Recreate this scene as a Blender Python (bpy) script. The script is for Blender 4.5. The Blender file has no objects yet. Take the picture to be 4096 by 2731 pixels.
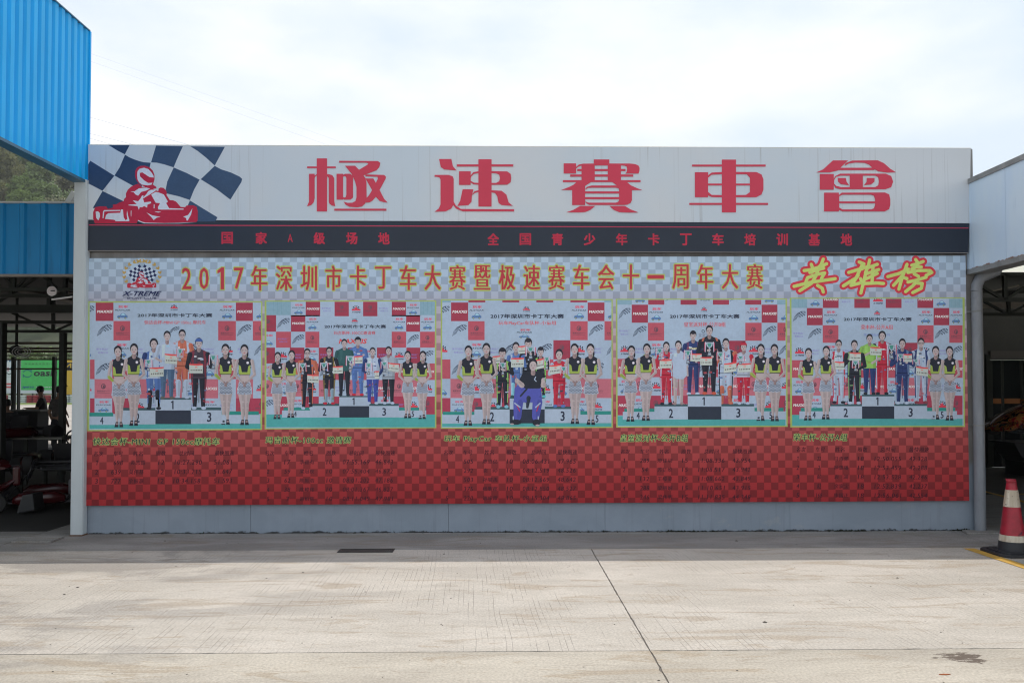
import bpy, bmesh, math, random
from mathutils import Vector, Matrix, Euler
R = math.radians
rnd = random.Random(7)
SC = bpy.context.scene
COL = SC.collection

# ------------------------------------------------------------------ camera
CAMH, FPX = 1.6, 3277.0
PITCH, YAW, ROLL, SHY = R(1.4), R(-0.84), R(-0.08), 119.5 / 4096
cd = bpy.data.cameras.new('camera'); cam = bpy.data.objects.new('camera', cd); COL.objects.link(cam)
cd.sensor_width = 36.0; cd.lens = 36.0 * FPX / 4096; cd.shift_y = SHY
cd.clip_start = 0.05; cd.clip_end = 3000
CROT = (Matrix.Rotation(YAW, 3, 'Z') @ Matrix.Rotation(R(90) + PITCH, 3, 'X') @ Matrix.Rotation(ROLL, 3, 'Z'))
cam.matrix_world = Matrix.Translation((0, 0, CAMH)) @ CROT.to_4x4()
SC.camera = cam

# ------------------------------------------------------------------ light
SUN = Vector((0.15, 0.345, 1.0)).normalized()
W = bpy.data.worlds.new('World'); SC.world = W; W.use_nodes = True
wn, wl = W.node_tree.nodes, W.node_tree.links
for n in list(wn): wn.remove(n)
def wnode(t, **k):
    n = wn.new(t)
    for a, b in k.items(): setattr(n, a, b)
    return n
out = wnode('ShaderNodeOutputWorld'); bg = wnode('ShaderNodeBackground'); bg.inputs[1].default_value = 0.1
sky = wnode('ShaderNodeTexSky', sky_type='NISHITA', sun_disc=False)
sky.sun_elevation = math.asin(SUN.z); sky.sun_rotation = math.atan2(SUN.x, SUN.y)
sky.air_density = 1.2; sky.dust_density = 3.0; sky.ozone_density = 1.0
tc = wnode('ShaderNodeTexCoord'); mp = wnode('ShaderNodeMapping'); mp.inputs['Scale'].default_value = (1.0, 1.0, 2.6)
mp.inputs['Location'].default_value = (0.35, 0.1, 0.2)
nz = wnode('ShaderNodeTexNoise'); nz.inputs['Scale'].default_value = 1.5; nz.inputs['Detail'].default_value = 6; nz.inputs['Roughness'].default_value = 0.5
rp = wnode('ShaderNodeValToRGB'); rp.color_ramp.elements[0].position = 0.44; rp.color_ramp.elements[1].position = 0.6
rp.color_ramp.elements[0].color = (0, 0, 0, 1); rp.color_ramp.elements[1].color = (1, 1, 1, 1)
mr = wnode('ShaderNodeMapRange'); mr.inputs['To Min'].default_value = 0.78; mr.inputs['To Max'].default_value = 0.97
haze = wnode('ShaderNodeMix', data_type='RGBA'); veil = wnode('ShaderNodeMix', data_type='RGBA'); veil.inputs['A'].default_value = (8.75, 9.85, 11.1, 1); veil.inputs['B'].default_value = (11.0, 11.0, 11.0, 1)
wl.new(rp.outputs[0], veil.inputs[0]); wl.new(veil.outputs['Result'], haze.inputs['B'])
wl.new(tc.outputs['Generated'], mp.inputs['Vector']); wl.new(mp.outputs[0], nz.inputs['Vector']); wl.new(nz.outputs['Fac'], rp.inputs[0])
wl.new(rp.outputs[0], mr.inputs[0]); wl.new(mr.outputs[0], haze.inputs[0]); wl.new(sky.outputs[0], haze.inputs['A'])
wl.new(haze.outputs['Result'], bg.inputs[0]); wl.new(bg.outputs[0], out.inputs[0])
ld = bpy.data.lights.new('sun', 'SUN'); ld.energy = 2.6; ld.angle = R(0.55); ld.color = (1, 0.95, 0.87)
lo = bpy.data.objects.new('sun', ld); COL.objects.link(lo); lo.rotation_euler = SUN.to_track_quat('Z', 'Y').to_euler()
SC.view_settings.view_transform = 'Standard'; SC.view_settings.look = 'None'
SC.view_settings.exposure = 0.07; SC.view_settings.gamma = 1.0; SC.view_settings.use_curve_mapping = False
SC.cycles.filter_width = 1.15
SC.cycles.max_bounces = 6; SC.cycles.diffuse_bounces = 4; SC.cycles.use_denoising = True

# ------------------------------------------------------------------ helpers
CAMP = Vector((0, 0, CAMH))
def ray(px, py):
    return CROT @ Vector(((px - 2048) / FPX, (1365.5 - py) / FPX + SHY * 4096 / FPX, -1.0))
def at(px, py, Y):                        # the point of the vertical plane y = Y seen at that picture position
    d = ray(px, py); return CAMP + d * (Y / d.y)
def atx(px, py, X):
    d = ray(px, py); return CAMP + d * (X / d.x)
def gr(px, py, z=0.0):
    d = ray(px, py); return CAMP + d * ((z - CAMH) / d.z)

def lin(c): c /= 255.0; return c / 12.92 if c <= 0.04045 else ((c + 0.055) / 1.055) ** 2.4
def srgb(r, g, b): return (lin(r), lin(g), lin(b))

MATS = {}
def mat(name, col, rough=0.7, var=0.0, vscale=3.0, bump=0.0, bscale=40.0, metal=0.0, col2=None, stretch=None, spec=0.5, detail=5):
    if name in MATS: return MATS[name]
    m = bpy.data.materials.new(name); m.use_nodes = True; MATS[name] = m
    nt = m.node_tree; p = nt.nodes['Principled BSDF']
    p.inputs['Base Color'].default_value = (*col, 1); p.inputs['Roughness'].default_value = rough
    p.inputs['Metallic'].default_value = metal; p.inputs['Specular IOR Level'].default_value = spec
    if var > 0 or bump > 0:
        t = nt.nodes.new('ShaderNodeTexCoord'); mpn = nt.nodes.new('ShaderNodeMapping')
        if stretch: mpn.inputs['Scale'].default_value = stretch
        nt.links.new(t.outputs['Object'], mpn.inputs[0])
    if var > 0:
        n = nt.nodes.new('ShaderNodeTexNoise'); n.inputs['Scale'].default_value = vscale; n.inputs['Detail'].default_value = detail; n.inputs['Roughness'].default_value = 0.65
        nt.links.new(mpn.outputs[0], n.inputs['Vector'])
        r = nt.nodes.new('ShaderNodeValToRGB'); e = r.color_ramp.elements
        c2 = col2 or tuple(c * (1 - var) for c in col)
        e[0].position = 0.35; e[1].position = 0.65; e[0].color = (*c2, 1); e[1].color = (*col, 1)
        nt.links.new(n.outputs['Fac'], r.inputs[0]); nt.links.new(r.outputs[0], p.inputs['Base Color'])
    if bump > 0:
        n = nt.nodes.new('ShaderNodeTexNoise'); n.inputs['Scale'].default_value = bscale; n.inputs['Detail'].default_value = 4
        nt.links.new(mpn.outputs[0], n.inputs['Vector'])
        b = nt.nodes.new('ShaderNodeBump'); b.inputs['Strength'].default_value = bump; b.inputs['Distance'].default_value = 0.01
        nt.links.new(n.outputs['Fac'], b.inputs['Height']); nt.links.new(b.outputs[0], p.inputs['Normal'])
    return m

class NB:                                  # small node builder for the richer materials
    def __init__(s, name):
        s.m = bpy.data.materials.new(name); s.m.use_nodes = True; MATS[name] = s.m
        s.nt = s.m.node_tree; s.p = s.nt.nodes['Principled BSDF']; s.tc = s.nt.nodes.new('ShaderNodeTexCoord')
        s.g = s.nt.nodes.new('ShaderNodeNewGeometry'); s.pos = s.g.outputs['Position']
    def L(s, a, b): s.nt.links.new(a, b)
    def setv(s, i, v):
        if hasattr(v, 'is_linked') or isinstance(v, bpy.types.NodeSocket): s.L(v, i)
        else: i.default_value = v
    def map(s, v, scale=(1, 1, 1), loc=(0, 0, 0), rot=(0, 0, 0)):
        n = s.nt.nodes.new('ShaderNodeMapping'); s.L(v, n.inputs[0]); n.inputs['Scale'].default_value = scale
        n.inputs['Location'].default_value = loc; n.inputs['Rotation'].default_value = rot; return n.outputs[0]
    def noise(s, v, scale, detail=4, rough=0.55, dist=0.0):
        n = s.nt.nodes.new('ShaderNodeTexNoise'); s.L(v, n.inputs['Vector']); n.inputs['Scale'].default_value = scale
        n.inputs['Detail'].default_value = detail; n.inputs['Roughness'].default_value = rough; n.inputs['Distortion'].default_value = dist
        return n.outputs['Fac']
    def math(s, op, a, b=0.0, c=0.0):
        n = s.nt.nodes.new('ShaderNodeMath'); n.operation = op
        s.setv(n.inputs[0], a); s.setv(n.inputs[1], b); s.setv(n.inputs[2], c); return n.outputs[0]
    def rng(s, v, a, b, c=0.0, d=1.0):
        n = s.nt.nodes.new('ShaderNodeMapRange'); n.interpolation_type = 'SMOOTHSTEP'; s.L(v, n.inputs[0])
        for i, x in enumerate((a, b, c, d)): n.inputs[1 + i].default_value = x
        return n.outputs[0]
    def sep(s, v):
        n = s.nt.nodes.new('ShaderNodeSeparateXYZ'); s.L(v, n.inputs[0]); return n.outputs
    def mix(s, f, a, b, blend='MIX'):
        n = s.nt.nodes.new('ShaderNodeMix'); n.data_type = 'RGBA'; n.blend_type = blend
        s.setv(n.inputs[0], f)
        for i, v in ((6, a), (7, b)):
            if isinstance(v, tuple): n.inputs[i].default_value = (*v, 1) if len(v) == 3 else v
            else: s.L(v, n.inputs[i])
        return n.outputs[2]
    def bump(s, h, strength=0.3, dist=0.01):
        n = s.nt.nodes.new('ShaderNodeBump'); n.inputs['Strength'].default_value = strength; n.inputs['Distance'].default_value = dist
        s.L(h, n.inputs['Height']); s.L(n.outputs[0], s.p.inputs['Normal'])
    def col(s, v): s.L(v, s.p.inputs['Base Color'])

def link(name, me, m=None, parent=None):
    o = bpy.data.objects.new(name, me); COL.objects.link(o)
    if m is not None and me is not None and not me.materials: me.materials.append(m)
    if parent is not None: o.parent = parent; o.matrix_parent_inverse = parent_inv(parent)
    return o
def parent_inv(p):
    return Matrix.Translation(p.location).inverted() if p.type == 'EMPTY' and not p.rotation_euler.z else (Matrix.LocRotScale(p.location, p.rotation_euler, p.scale)).inverted()
def thing(name, loc, label, cat, group=None, rz=0.0):
    o = bpy.data.objects.new(name, None); COL.objects.link(o); o.location = loc; o.rotation_euler = (0, 0, rz)
    o.empty_display_size = 0.2
    return tag(o, label, cat, group)
def tag(o, label=None, cat=None, group=None, kind=None):
    if label: o['label'] = label
    if cat: o['category'] = cat
    if group: o['group'] = group
    if kind: o['kind'] = kind
    return o
def me_from(name, vs, fs, smooth=False):
    me = bpy.data.meshes.new(name); me.from_pydata([tuple(v) for v in vs], [], fs); me.update()
    if smooth: me.shade_smooth()
    return me
class MB:
    def __init__(s): s.v = []; s.f = []
    def add(s, vs, fs):
        b = len(s.v); s.v += [Vector(v) for v in vs]; s.f += [tuple(b + i for i in f) for f in fs]; return s
    def box(s, a, b):
        (x0, y0, z0), (x1, y1, z1) = a, b
        return s.add([(x0,y0,z0),(x1,y0,z0),(x1,y1,z0),(x0,y1,z0),(x0,y0,z1),(x1,y0,z1),(x1,y1,z1),(x0,y1,z1)],
                     [(0,3,2,1),(4,5,6,7),(0,1,5,4),(1,2,6,5),(2,3,7,6),(3,0,4,7)])
    def bar(s, p, q, w, h=None, up=(0, 0, 1)):          # box beam between two points
        h = h or w; p, q = Vector(p), Vector(q); d = (q - p).normalized(); u = Vector(up)
        if abs(d.dot(u)) > 0.95: u = Vector((0, 1, 0))
        a = d.cross(u).normalized() * w / 2; b = a.cross(d).normalized() * h / 2
        vs = [p - a - b, p + a - b, p + a + b, p - a + b, q - a - b, q + a - b, q + a + b, q - a + b]
        return s.add(vs, [(0,1,2,3),(7,6,5,4),(0,4,5,1),(1,5,6,2),(2,6,7,3),(3,7,4,0)])
    def tube(s, pts, r, n=12, caps=True):
        pts = [Vector(p) for p in pts]; rr = r if isinstance(r, (list, tuple)) else [r] * len(pts)
        base = len(s.v); prev = None
        for i, p in enumerate(pts):
            t = (pts[min(i + 1, len(pts) - 1)] - pts[max(i - 1, 0)]).normalized()
            if prev is None:
                a = t.cross(Vector((0, 0, 1)) if abs(t.z) < 0.9 else Vector((0, 1, 0))).normalized()
            else: a = (prev - t * prev.dot(t)).normalized()
            prev = a; b = t.cross(a)
            for k in range(n):
                an = 2 * math.pi * k / n; s.v.append(p + (a * math.cos(an) + b * math.sin(an)) * rr[i])
        for i in range(len(pts) - 1):
            for k in range(n):
                k2 = (k + 1) % n; s.f.append((base + i * n + k, base + i * n + k2, base + (i + 1) * n + k2, base + (i + 1) * n + k))
        if caps:
            s.f.append(tuple(base + k for k in reversed(range(n)))); e = base + (len(pts) - 1) * n; s.f.append(tuple(e + k for k in range(n)))
        return s
    def lathe(s, prof, c=(0, 0, 0), n=24, axis='Z'):
        base = len(s.v); c = Vector(c)
        for r, z in prof:
            for k in range(n):
                a = 2 * math.pi * k / n; x, y = r * math.cos(a), r * math.sin(a)
                s.v.append(c + (Vector((x, y, z)) if axis == 'Z' else Vector((x, z, y)) if axis == 'Y' else Vector((z, x, y))))
        for i in range(len(prof) - 1):
            for k in range(n):
                k2 = (k + 1) % n; q = (base + i * n + k, base + i * n + k2, base + (i + 1) * n + k2, base + (i + 1) * n + k)
                s.f.append(q if axis != 'Y' else q[::-1])
        s.f.append(tuple(base + k for k in reversed(range(n)))); e = base + (len(prof) - 1) * n; s.f.append(tuple(e + k for k in range(n)))
        return s
    def prism(s, poly, a, b, axis='y'):                 # polygon extruded along an axis from a to b
        n = len(poly)
        def P(u, v, w): return (u, w, v) if axis == 'y' else (w, u, v) if axis == 'x' else (u, v, w)
        vs = [P(u, v, a) for u, v in poly] + [P(u, v, b) for u, v in poly]
        fs = [tuple(range(n)), tuple(reversed(range(n, 2 * n)))] + [(i, i + n, (i + 1) % n + n, (i + 1) % n) for i in range(n)]
        return s.add(vs, fs)
    def build(s, name, m=None, parent=None, smooth=False, bevel=0.0, kind=None):
        me = me_from(name, s.v, s.f)
        bm = bmesh.new(); bm.from_mesh(me); bmesh.ops.recalc_face_normals(bm, faces=bm.faces)
        if bevel > 0:
            bmesh.ops.bevel(bm, geom=[e for e in bm.edges if e.is_manifold and e.calc_face_angle(0) > 0.6], offset=bevel, segments=2, affect='EDGES', profile=0.6)
        bm.to_mesh(me); bm.free()
        if smooth: me.shade_smooth(); me.set_sharp_from_angle(angle=R(38))
        o = link(name, me, m, parent)
        if kind: o['kind'] = kind
        return o
def copy_tree(o, parent=None):
    kids = list(o.children); c = o.copy(); COL.objects.link(c)
    if parent is not None: c.parent = parent
    for k in kids: copy_tree(k, c)
    return c
def lab(o, s): o['label'] = s; return o

# ------------------------------------------------------------------ print engine: flat ink shapes on a plane
ILL = (0.66, 0.69, 0.70)      # light falling on the shaded wall: turns colours read off prints into reflectances
def ink(r, g, b):
    return tuple(min(0.9, max(0.004, lin(c) / i)) for c, i in zip((r, g, b), ILL))
INKM = None
def ink_mat():
    global INKM
    if INKM: return INKM
    n = NB('printed_film'); a = n.nt.nodes.new('ShaderNodeAttribute'); a.attribute_name = 'ink'
    f = n.noise(n.pos, 2.2, 3); g_ = n.noise(n.pos, 38, 4, 0.7)
    k = n.math('MULTIPLY', n.rng(f, 0.3, 0.7, 0.94, 1.04), n.rng(g_, 0.3, 0.7, 0.95, 1.05))
    v = n.nt.nodes.new('ShaderNodeVectorMath'); v.operation = 'SCALE'; n.L(a.outputs['Color'], v.inputs[0]); n.L(k, v.inputs['Scale'])
    n.col(v.outputs[0]); n.p.inputs['Roughness'].default_value = 0.5; n.p.inputs['Specular IOR Level'].default_value = 0.15
    INKM = n.m; return INKM
STEP = 2.5e-5
class Print:
    def __init__(s, Y, ox=0, oy=0, sc=1.0): s.Y = Y; s.v = []; s.f = []; s.c = []; s.z = 0.0; s.T(ox, oy, sc); s.clip = None
    def T(s, ox, oy, sc): s.ox, s.oy, s.sc = ox, oy, sc; return s
    def base(s, z): s.z = z; return s
    def w(s, x, y): 
        if s.clip: x = min(max(x, s.clip[0]), s.clip[2]); y = min(max(y, s.clip[1]), s.clip[3])
        return at(s.ox + x / s.sc, s.oy + y / s.sc, s.Y)
    def poly(s, pts, col):
        if s.clip:
            x0, y0, x1, y1 = s.clip; xs = [p[0] for p in pts]; ys = [p[1] for p in pts]
            if max(xs) <= x0 or min(xs) >= x1 or max(ys) <= y0 or min(ys) >= y1: return s
        s.z += STEP; b = len(s.v)
        for x, y in pts:
            p = s.w(x, y); s.v.append((p.x, s.Y - s.z, p.z))
        s.f.append(tuple(range(b, b + len(pts)))); s.c.append(col); return s
    def rect(s, x0, y0, x1, y1, col): return s.poly([(x0, y0), (x1, y0), (x1, y1), (x0, y1)], col)
    def ell(s, cx, cy, rx, ry, col, n=14, a0=0, a1=360):
        full = a1 - a0 >= 360
        return s.poly([(cx + rx * math.cos(R(a0 + (a1 - a0) * k / (n if full else n - 1))), cy + ry * math.sin(R(a0 + (a1 - a0) * k / (n if full else n - 1)))) for k in range(n)], col)
    def ring(s, cx, cy, rx, ry, t, col, a0=0, a1=360, n=16):
        for k in range(n):
            p = [R(a0 + (a1 - a0) * (k + j) / n) for j in (0, 1)]
            s.poly([(cx + rx * math.cos(p[0]), cy + ry * math.sin(p[0])), (cx + rx * math.cos(p[1]), cy + ry * math.sin(p[1])),
                    (cx + (rx - t) * math.cos(p[1]), cy + (ry - t) * math.sin(p[1])), (cx + (rx - t) * math.cos(p[0]), cy + (ry - t) * math.sin(p[0]))], col)
        return s
    def limb(s, x0, y0, r0, x1, y1, r1, col, n=4):        # tapered capsule
        d = math.hypot(x1 - x0, y1 - y0) or 1; a = math.atan2(y1 - y0, x1 - x0)
        pts = [(x0 + r0 * math.cos(a + R(90 + 180 * k / n)), y0 + r0 * math.sin(a + R(90 + 180 * k / n))) for k in range(n + 1)]
        pts += [(x1 + r1 * math.cos(a + R(-90 + 180 * k / n)), y1 + r1 * math.sin(a + R(-90 + 180 * k / n))) for k in range(n + 1)]
        s.poly(pts, col)
        if n == 4 and min(r0, r1) > 6:            # the darker far side of the limb, as photographed
            ox, oy = 0.42, 0.05; s.limb(x0 + r0 * ox, y0 + r0 * oy, r0 * .5, x1 + r1 * ox, y1 + r1 * oy, r1 * .5, tuple(v * .80 for v in col), 3)
        return s
    def stroke(s, pts, r, col):
        for (a, b) in zip(pts[:-1], pts[1:]): s.limb(*a, r, *b, r, col, 5)
        return s
    def text(s, t, x0, y0, x1, y1, col, off=0.0, shear=0.0, space=1.0):
        vs, fs, (bx0, by0, bx1, by1) = glyphs(t, 0.0, space)
        if t == '1':                              # the lone digit one: flag and stem drawn as strokes
            h_ = y1 - y0; cx_ = (x0 + x1) / 2 + .05 * h_; d_ = off * h_; sw_ = .065 * h_ + d_ * .8; sl = shear * h_
            s.poly([(cx_ - sw_, y1), (cx_ + sw_, y1), (cx_ + sw_ + sl, y0), (cx_ - sw_ * .4 + sl, y0), (cx_ - .22 * h_ + sl * .85 - d_, y0 + .15 * h_), (cx_ - .2 * h_ + sl * .72 - d_, y0 + .27 * h_ + d_), (cx_ - sw_ + sl * .82, y0 + .19 * h_ + d_)], col)
            return s
        d = off * abs(y1 - y0)  # boldness by overprinting shifted copies
        sh = [(0, 0)] if off <= 0 else [(-d, 0), (d, 0)] if off < 0.02 else [(-d, -d), (d, -d), (d, d), (-d, d)] if off < 0.045 else [(-d, 0), (d, 0), (0, -d), (0, d), (-d * .7, -d * .7), (d * .7, -d * .7), (d * .7, d * .7), (-d * .7, d * .7)]
        x0 += d; x1 -= d; y0 += d; y1 -= d
        g = lambda u, v: ((u - bx0) / (bx1 - bx0), (v - by0) / (by1 - by0))
        if s.clip and (x1 < s.clip[0] or x0 > s.clip[2] or y1 < s.clip[1] or y0 > s.clip[3]): return s
        if s.clip and (x0 < s.clip[0] - 40 or x1 > s.clip[2] + 40): return s
        for ax, ay in sh:
            s.z += STEP; b = len(s.v)
            for u, v in vs:
                a, c = g(u, v); y = y1 + (y0 - y1) * c; x = x0 + (x1 - x0) * a + shear * (y1 - y)
                p = s.w(x + ax, y + ay); s.v.append((p.x, s.Y - s.z, p.z))
            for f in fs: s.f.append(tuple(b + i for i in f)); s.c.append(col)
        return s
    def build(s, name, parent=None, m=None):
        me = me_from(name, s.v, [])if False else bpy.data.meshes.new(name)
        me.from_pydata(s.v, [], s.f)
        at_ = me.attributes.new('ink', 'FLOAT_COLOR', 'FACE')
        flat = []
        for c in s.c: flat += [c[0], c[1], c[2], 1.0]
        at_.data.foreach_set('color', flat)
        bm = bmesh.new(); bm.from_mesh(me)
        for f in bm.faces:
            f.normal_update()
            if f.normal.y > 0: f.normal_flip()
        bm.to_mesh(me); bm.free(); me.update()
        return link(name, me, m or ink_mat(), parent)
GC = {}
def glyphs(t, off=0.0, space=1.0, res=2):
    k = (t, off, space, res)
    if k in GC: return GC[k]
    c = bpy.data.curves.new('t', 'FONT'); c.body = t; c.resolution_u = res; c.space_character = space; c.offset = off
    c.dimensions = '2D'; c.fill_mode = 'FRONT'
    o = bpy.data.objects.new('t', c); COL.objects.link(o)
    me = bpy.data.meshes.new_from_object(o)
    vs = [(v.co.x, v.co.y) for v in me.vertices]; fs = [tuple(p.vertices) for p in me.polygons]
    bpy.data.objects.remove(o); bpy.data.curves.remove(c); bpy.data.meshes.remove(me)
    xs = [v[0] for v in vs]; ys = [v[1] for v in vs]
    GC[k] = (vs, fs, (min(xs), min(ys), max(xs), max(ys))); return GC[k]
# ------------------------------------------------------------------ setting
Y0 = 9.35                                   # the front face of the wall
XBL, XFR = -4.67, 5.39                      # planes of the blue cladding (left) and the pale fascia (right)
def concrete(name, tine, base, base2):
    n = NB(name); P = n.pos; xyz = n.sep(P)
    st = n.noise(n.map(P, (0.55, 1.5, 1)), 1.3, 7, 0.62, 0.6)
    c = n.mix(n.rng(st, 0.36, 0.66), base2, base)
    st2 = n.noise(n.map(P, (0.35, 1.6, 1), (3.1, 7.7, 0)), 2.6, 8, 0.72, 0.9)                     # tan scuffed streaks
    c = n.mix(n.math('MULTIPLY', n.rng(st2, 0.53, 0.60), 0.75), c, tuple(a * b for a, b in zip(base, (0.74, 0.68, 0.61))))
    st3 = n.noise(n.map(P, (1.1, 4.5, 1), (7.3, 1.9, 0)), 2.4, 9, 0.78, 1.2)                      # finer dark smears inside the streaks
    c = n.mix(n.math('MULTIPLY', n.rng(st3, 0.55, 0.64), 0.45), c, tuple(a * b for a, b in zip(base, (0.58, 0.53, 0.48))))
    dk = n.noise(n.map(P, (0.5, 1.3, 1), (11, 2, 0)), 0.8, 6, 0.6, 0.5)
    left = n.rng(xyz[0], -5.4, 0.5, 1.0, 0.12)
    c = n.mix(n.math('MULTIPLY', n.math('MULTIPLY', n.rng(dk, 0.50, 0.58), left), 0.6), c, (0.20, 0.185, 0.175))
    fine = n.noise(P, 60, 3, 0.6); c = n.mix(0.22, c, n.mix(n.rng(fine, 0.3, 0.7), (0.1, 0.1, 0.1), (0.75, 0.75, 0.75)), 'OVERLAY')
    # scored lines left by the tining rake
    ax = xyz[0] if tine == 'y' else xyz[1]
    wob = n.noise(n.map(P, (0.4, 0.4, 1)), 1.0, 2)
    if tine:
        u = n.math('ADD', n.math('MULTIPLY', ax, 26.0 if tine == 'y' else 30.0), n.math('MULTIPLY', wob, 3.0 if tine == 'y' else 0.8))
        if tine == 'y': u = n.math('ADD', u, n.math('MULTIPLY', xyz[1], 1.1))
        fr = n.math('FRACT', u); ln = n.rng(fr, 0.0, 0.15, 1.0, 0.0)
        msk = n.rng(n.noise(n.map(P, (0.9, 0.6, 1), (5, 1, 0)), 1.1, 5, 0.6), 0.42, 0.55)
        brk = n.rng(n.noise(n.map(P, (26, 1.6, 1) if tine == 'y' else (1.6, 26, 1)), 1.0, 2), 0.42, 0.6)
        gl = n.math('MULTIPLY', n.math('MULTIPLY', ln, msk), brk)
        c = n.mix(n.math('MULTIPLY', gl, 0.95 if tine == 'y' else 0.55), c, (0.17, 0.155, 0.14))
    # small dark specks and grit
    vor = n.nt.nodes.new('ShaderNodeTexVoronoi'); vor.inputs['Scale'].default_value = 2.3; n.L(P, vor.inputs['Vector'])
    sp = n.math('LESS_THAN', vor.outputs['Distance'], 0.022)
    c = n.mix(n.math('MULTIPLY', sp, 0.75), c, (0.06, 0.05, 0.05))
    n.col(c); n.p.inputs['Roughness'].default_value = 0.88; n.p.inputs['Specular IOR Level'].default_value = 0.25
    n.bump(n.math('ADD', n.math('MULTIPLY', fine, 0.5), st), 0.25, 0.006)
    return n, c
def tyre_arcs(n, c):                        # faint curved scuffs of tyres on the middle slabs
    P = n.pos; xyz = n.sep(P)
    for cx, cy, r, wd in ((-1.4, 3.2, 3.25, 0.10), (-1.7, 3.4, 2.75, 0.07), (3.6, 4.0, 2.3, 0.06)):
        dx = n.math('SUBTRACT', xyz[0], cx); dy = n.math('MULTIPLY', n.math('SUBTRACT', xyz[1], cy), 1.25)
        d = n.math('SQRT', n.math('ADD', n.math('MULTIPLY', dx, dx), n.math('MULTIPLY', dy, dy)))
        b = n.math('SUBTRACT', 1.0, n.math('DIVIDE', n.math('ABSOLUTE', n.math('SUBTRACT', d, r)), wd))
        b = n.math('MAXIMUM', b, 0.0)
        k = n.rng(n.noise(n.map(P, (1.2, 4, 1)), 2.2, 5, 0.7), 0.48, 0.62)
        c = n.mix(n.math('MULTIPLY', n.math('MULTIPLY', b, k), 0.5), c, (0.3, 0.26, 0.21))
    return c
SUNC, SUNC2 = (0.54, 0.495, 0.44), (0.46, 0.42, 0.37)
nm, cm_ = concrete('scored_concrete', 'y', SUNC, SUNC2); cm_ = tyre_arcs(nm, cm_); nm.col(cm_)
nn_, cn_ = concrete('brushed_concrete', 'x', (0.505, 0.458, 0.39), (0.40, 0.36, 0.305))
# the damp oily patch on the near right slab
pp = gr(3850, 2628); xyz = nn_.sep(nn_.pos)
dx = nn_.math('DIVIDE', nn_.math('SUBTRACT', xyz[0], pp.x), 0.2); dy = nn_.math('DIVIDE', nn_.math('SUBTRACT', xyz[1], pp.y), 0.12)
dd = nn_.math('ADD', nn_.math('MULTIPLY', dx, dx), nn_.math('MULTIPLY', dy, dy))
nz_ = nn_.noise(nn_.map(nn_.pos, (5, 11, 1)), 1.6, 6, 0.75)
pm = nn_.rng(nn_.math('ADD', nn_.math('MULTIPLY', nz_, 5.0), nn_.math('MULTIPLY', dd, -1.0)), 2.0, 2.25)
nn_.col(nn_.mix(nn_.math('MULTIPLY', pm, 0.9), cn_, (0.10, 0.075, 0.06)))
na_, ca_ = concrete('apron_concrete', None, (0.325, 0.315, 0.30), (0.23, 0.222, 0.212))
SCORED, BRUSHED, APRON = nm.m, nn_.m, na_.m
GROUT = mat('joint_dirt', (0.15, 0.135, 0.12), 0.95)
ASPH = mat('track_asphalt', (0.42, 0.38, 0.34), 0.9, 0.25, 0.4)
GRASS = mat('verge_grass', (0.16, 0.22, 0.05), 0.95, 0.4, 1.5, 0.5, 30)

# ground sheet far to the horizon, with a lowered bed under the slabs
gmb = MB()
for x0, y0, x1, y1, z in ((-600, -200, 600, -6, -0.004), (-600, -6, -16, 24, -0.004), (16, -6, 600, 24, -0.004), (-600, 24, 600, 800, -0.004), (-16, -6, 16, 24, -0.035)):
    gmb.add([(x0, y0, z), (x1, y0, z), (x1, y1, z), (x0, y1, z)], [(0, 1, 2, 3)])
ground = gmb.build('ground', ASPH, kind='structure')
bed = MB().add([(-16, -6, -0.007), (16, -6, -0.007), (16, 24, -0.007), (-16, 24, -0.007)], [(0, 1, 2, 3)]).build('joint_bed', GROUT, ground)
def slab(x0, y0, x1, y1, m, gap=0.007, ch=0.0, seed=0, z=0.0):
    r = random.Random(seed); g = gap; pts = []
    def side(ax, ay, bx, by, nx, ny):
        L = math.hypot(bx - ax, by - ay); k = max(2, int(L / 0.05)) if L < 12 and ch > 0 else max(2, int(L / 0.5))
        d = 0
        for i in range(k):
            t = i / k; d = 0.6 * d + r.gauss(0, 0.0016)
            e = abs(d) + (ch * r.random() if ch and r.random() < 0.10 else 0)
            if i == 0: e = 0
            pts.append((ax + (bx - ax) * t + nx * e, ay + (by - ay) * t + ny * e))
    a, b, c, d = x0 + g, y0 + g, x1 - g, y1 - g
    side(a, b, c, b, 0, 1); side(c, b, c, d, -1, 0); side(c, d, a, d, 0, -1); side(a, d, a, b, 1, 0)
    n = len(pts); vs = [(x, y, z) for x, y in pts] + [(x, y, -0.03) for x, y in pts]
    fs = [tuple(range(n))] + [(i + n, (i + 1) % n + n, (i + 1) % n, i) for i in range(n)]
    return link('concrete_slab', me_from('slab', vs, fs), m, ground)
BAYDIM = mat('shade_dimmed_bay_floor', (0.038, 0.037, 0.035), 0.75, 0.4, 1.5)  # concrete floor of the bays with the indoor shade put into its colour
YA, YB = 5.09, 8.36                          # slab rows: near / middle / apron / inside the bays
JX, JL, JR = 0.925, -5.22, 5.12
s = slab(JL, YB, JR, Y0 + 0.02, APRON, 0.003, 0.004, 1); lab(s, 'darker smooth concrete apron strip along the wall')
slab(JL, YA, JX, YB, SCORED, 0.0035, 0.006, 2); slab(JX, YA, JR + 3.6, YB, SCORED, 0.0035, 0.006, 3)
slab(-9.5, YA, JL, YB, SCORED, 0.0055, 0.008, 4)
slab(-9.5, -6, JX, YA, BRUSHED, 0.0035, 0.011, 5); slab(JX, -6, 9.5, YA, BRUSHED, 0.0035, 0.009, 6)
slab(-16, -6, -9.5, YB, SCORED); slab(9.5, -6, 16, YA, BRUSHED); slab(JR + 3.6, YA, 16, YB, SCORED)
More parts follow.
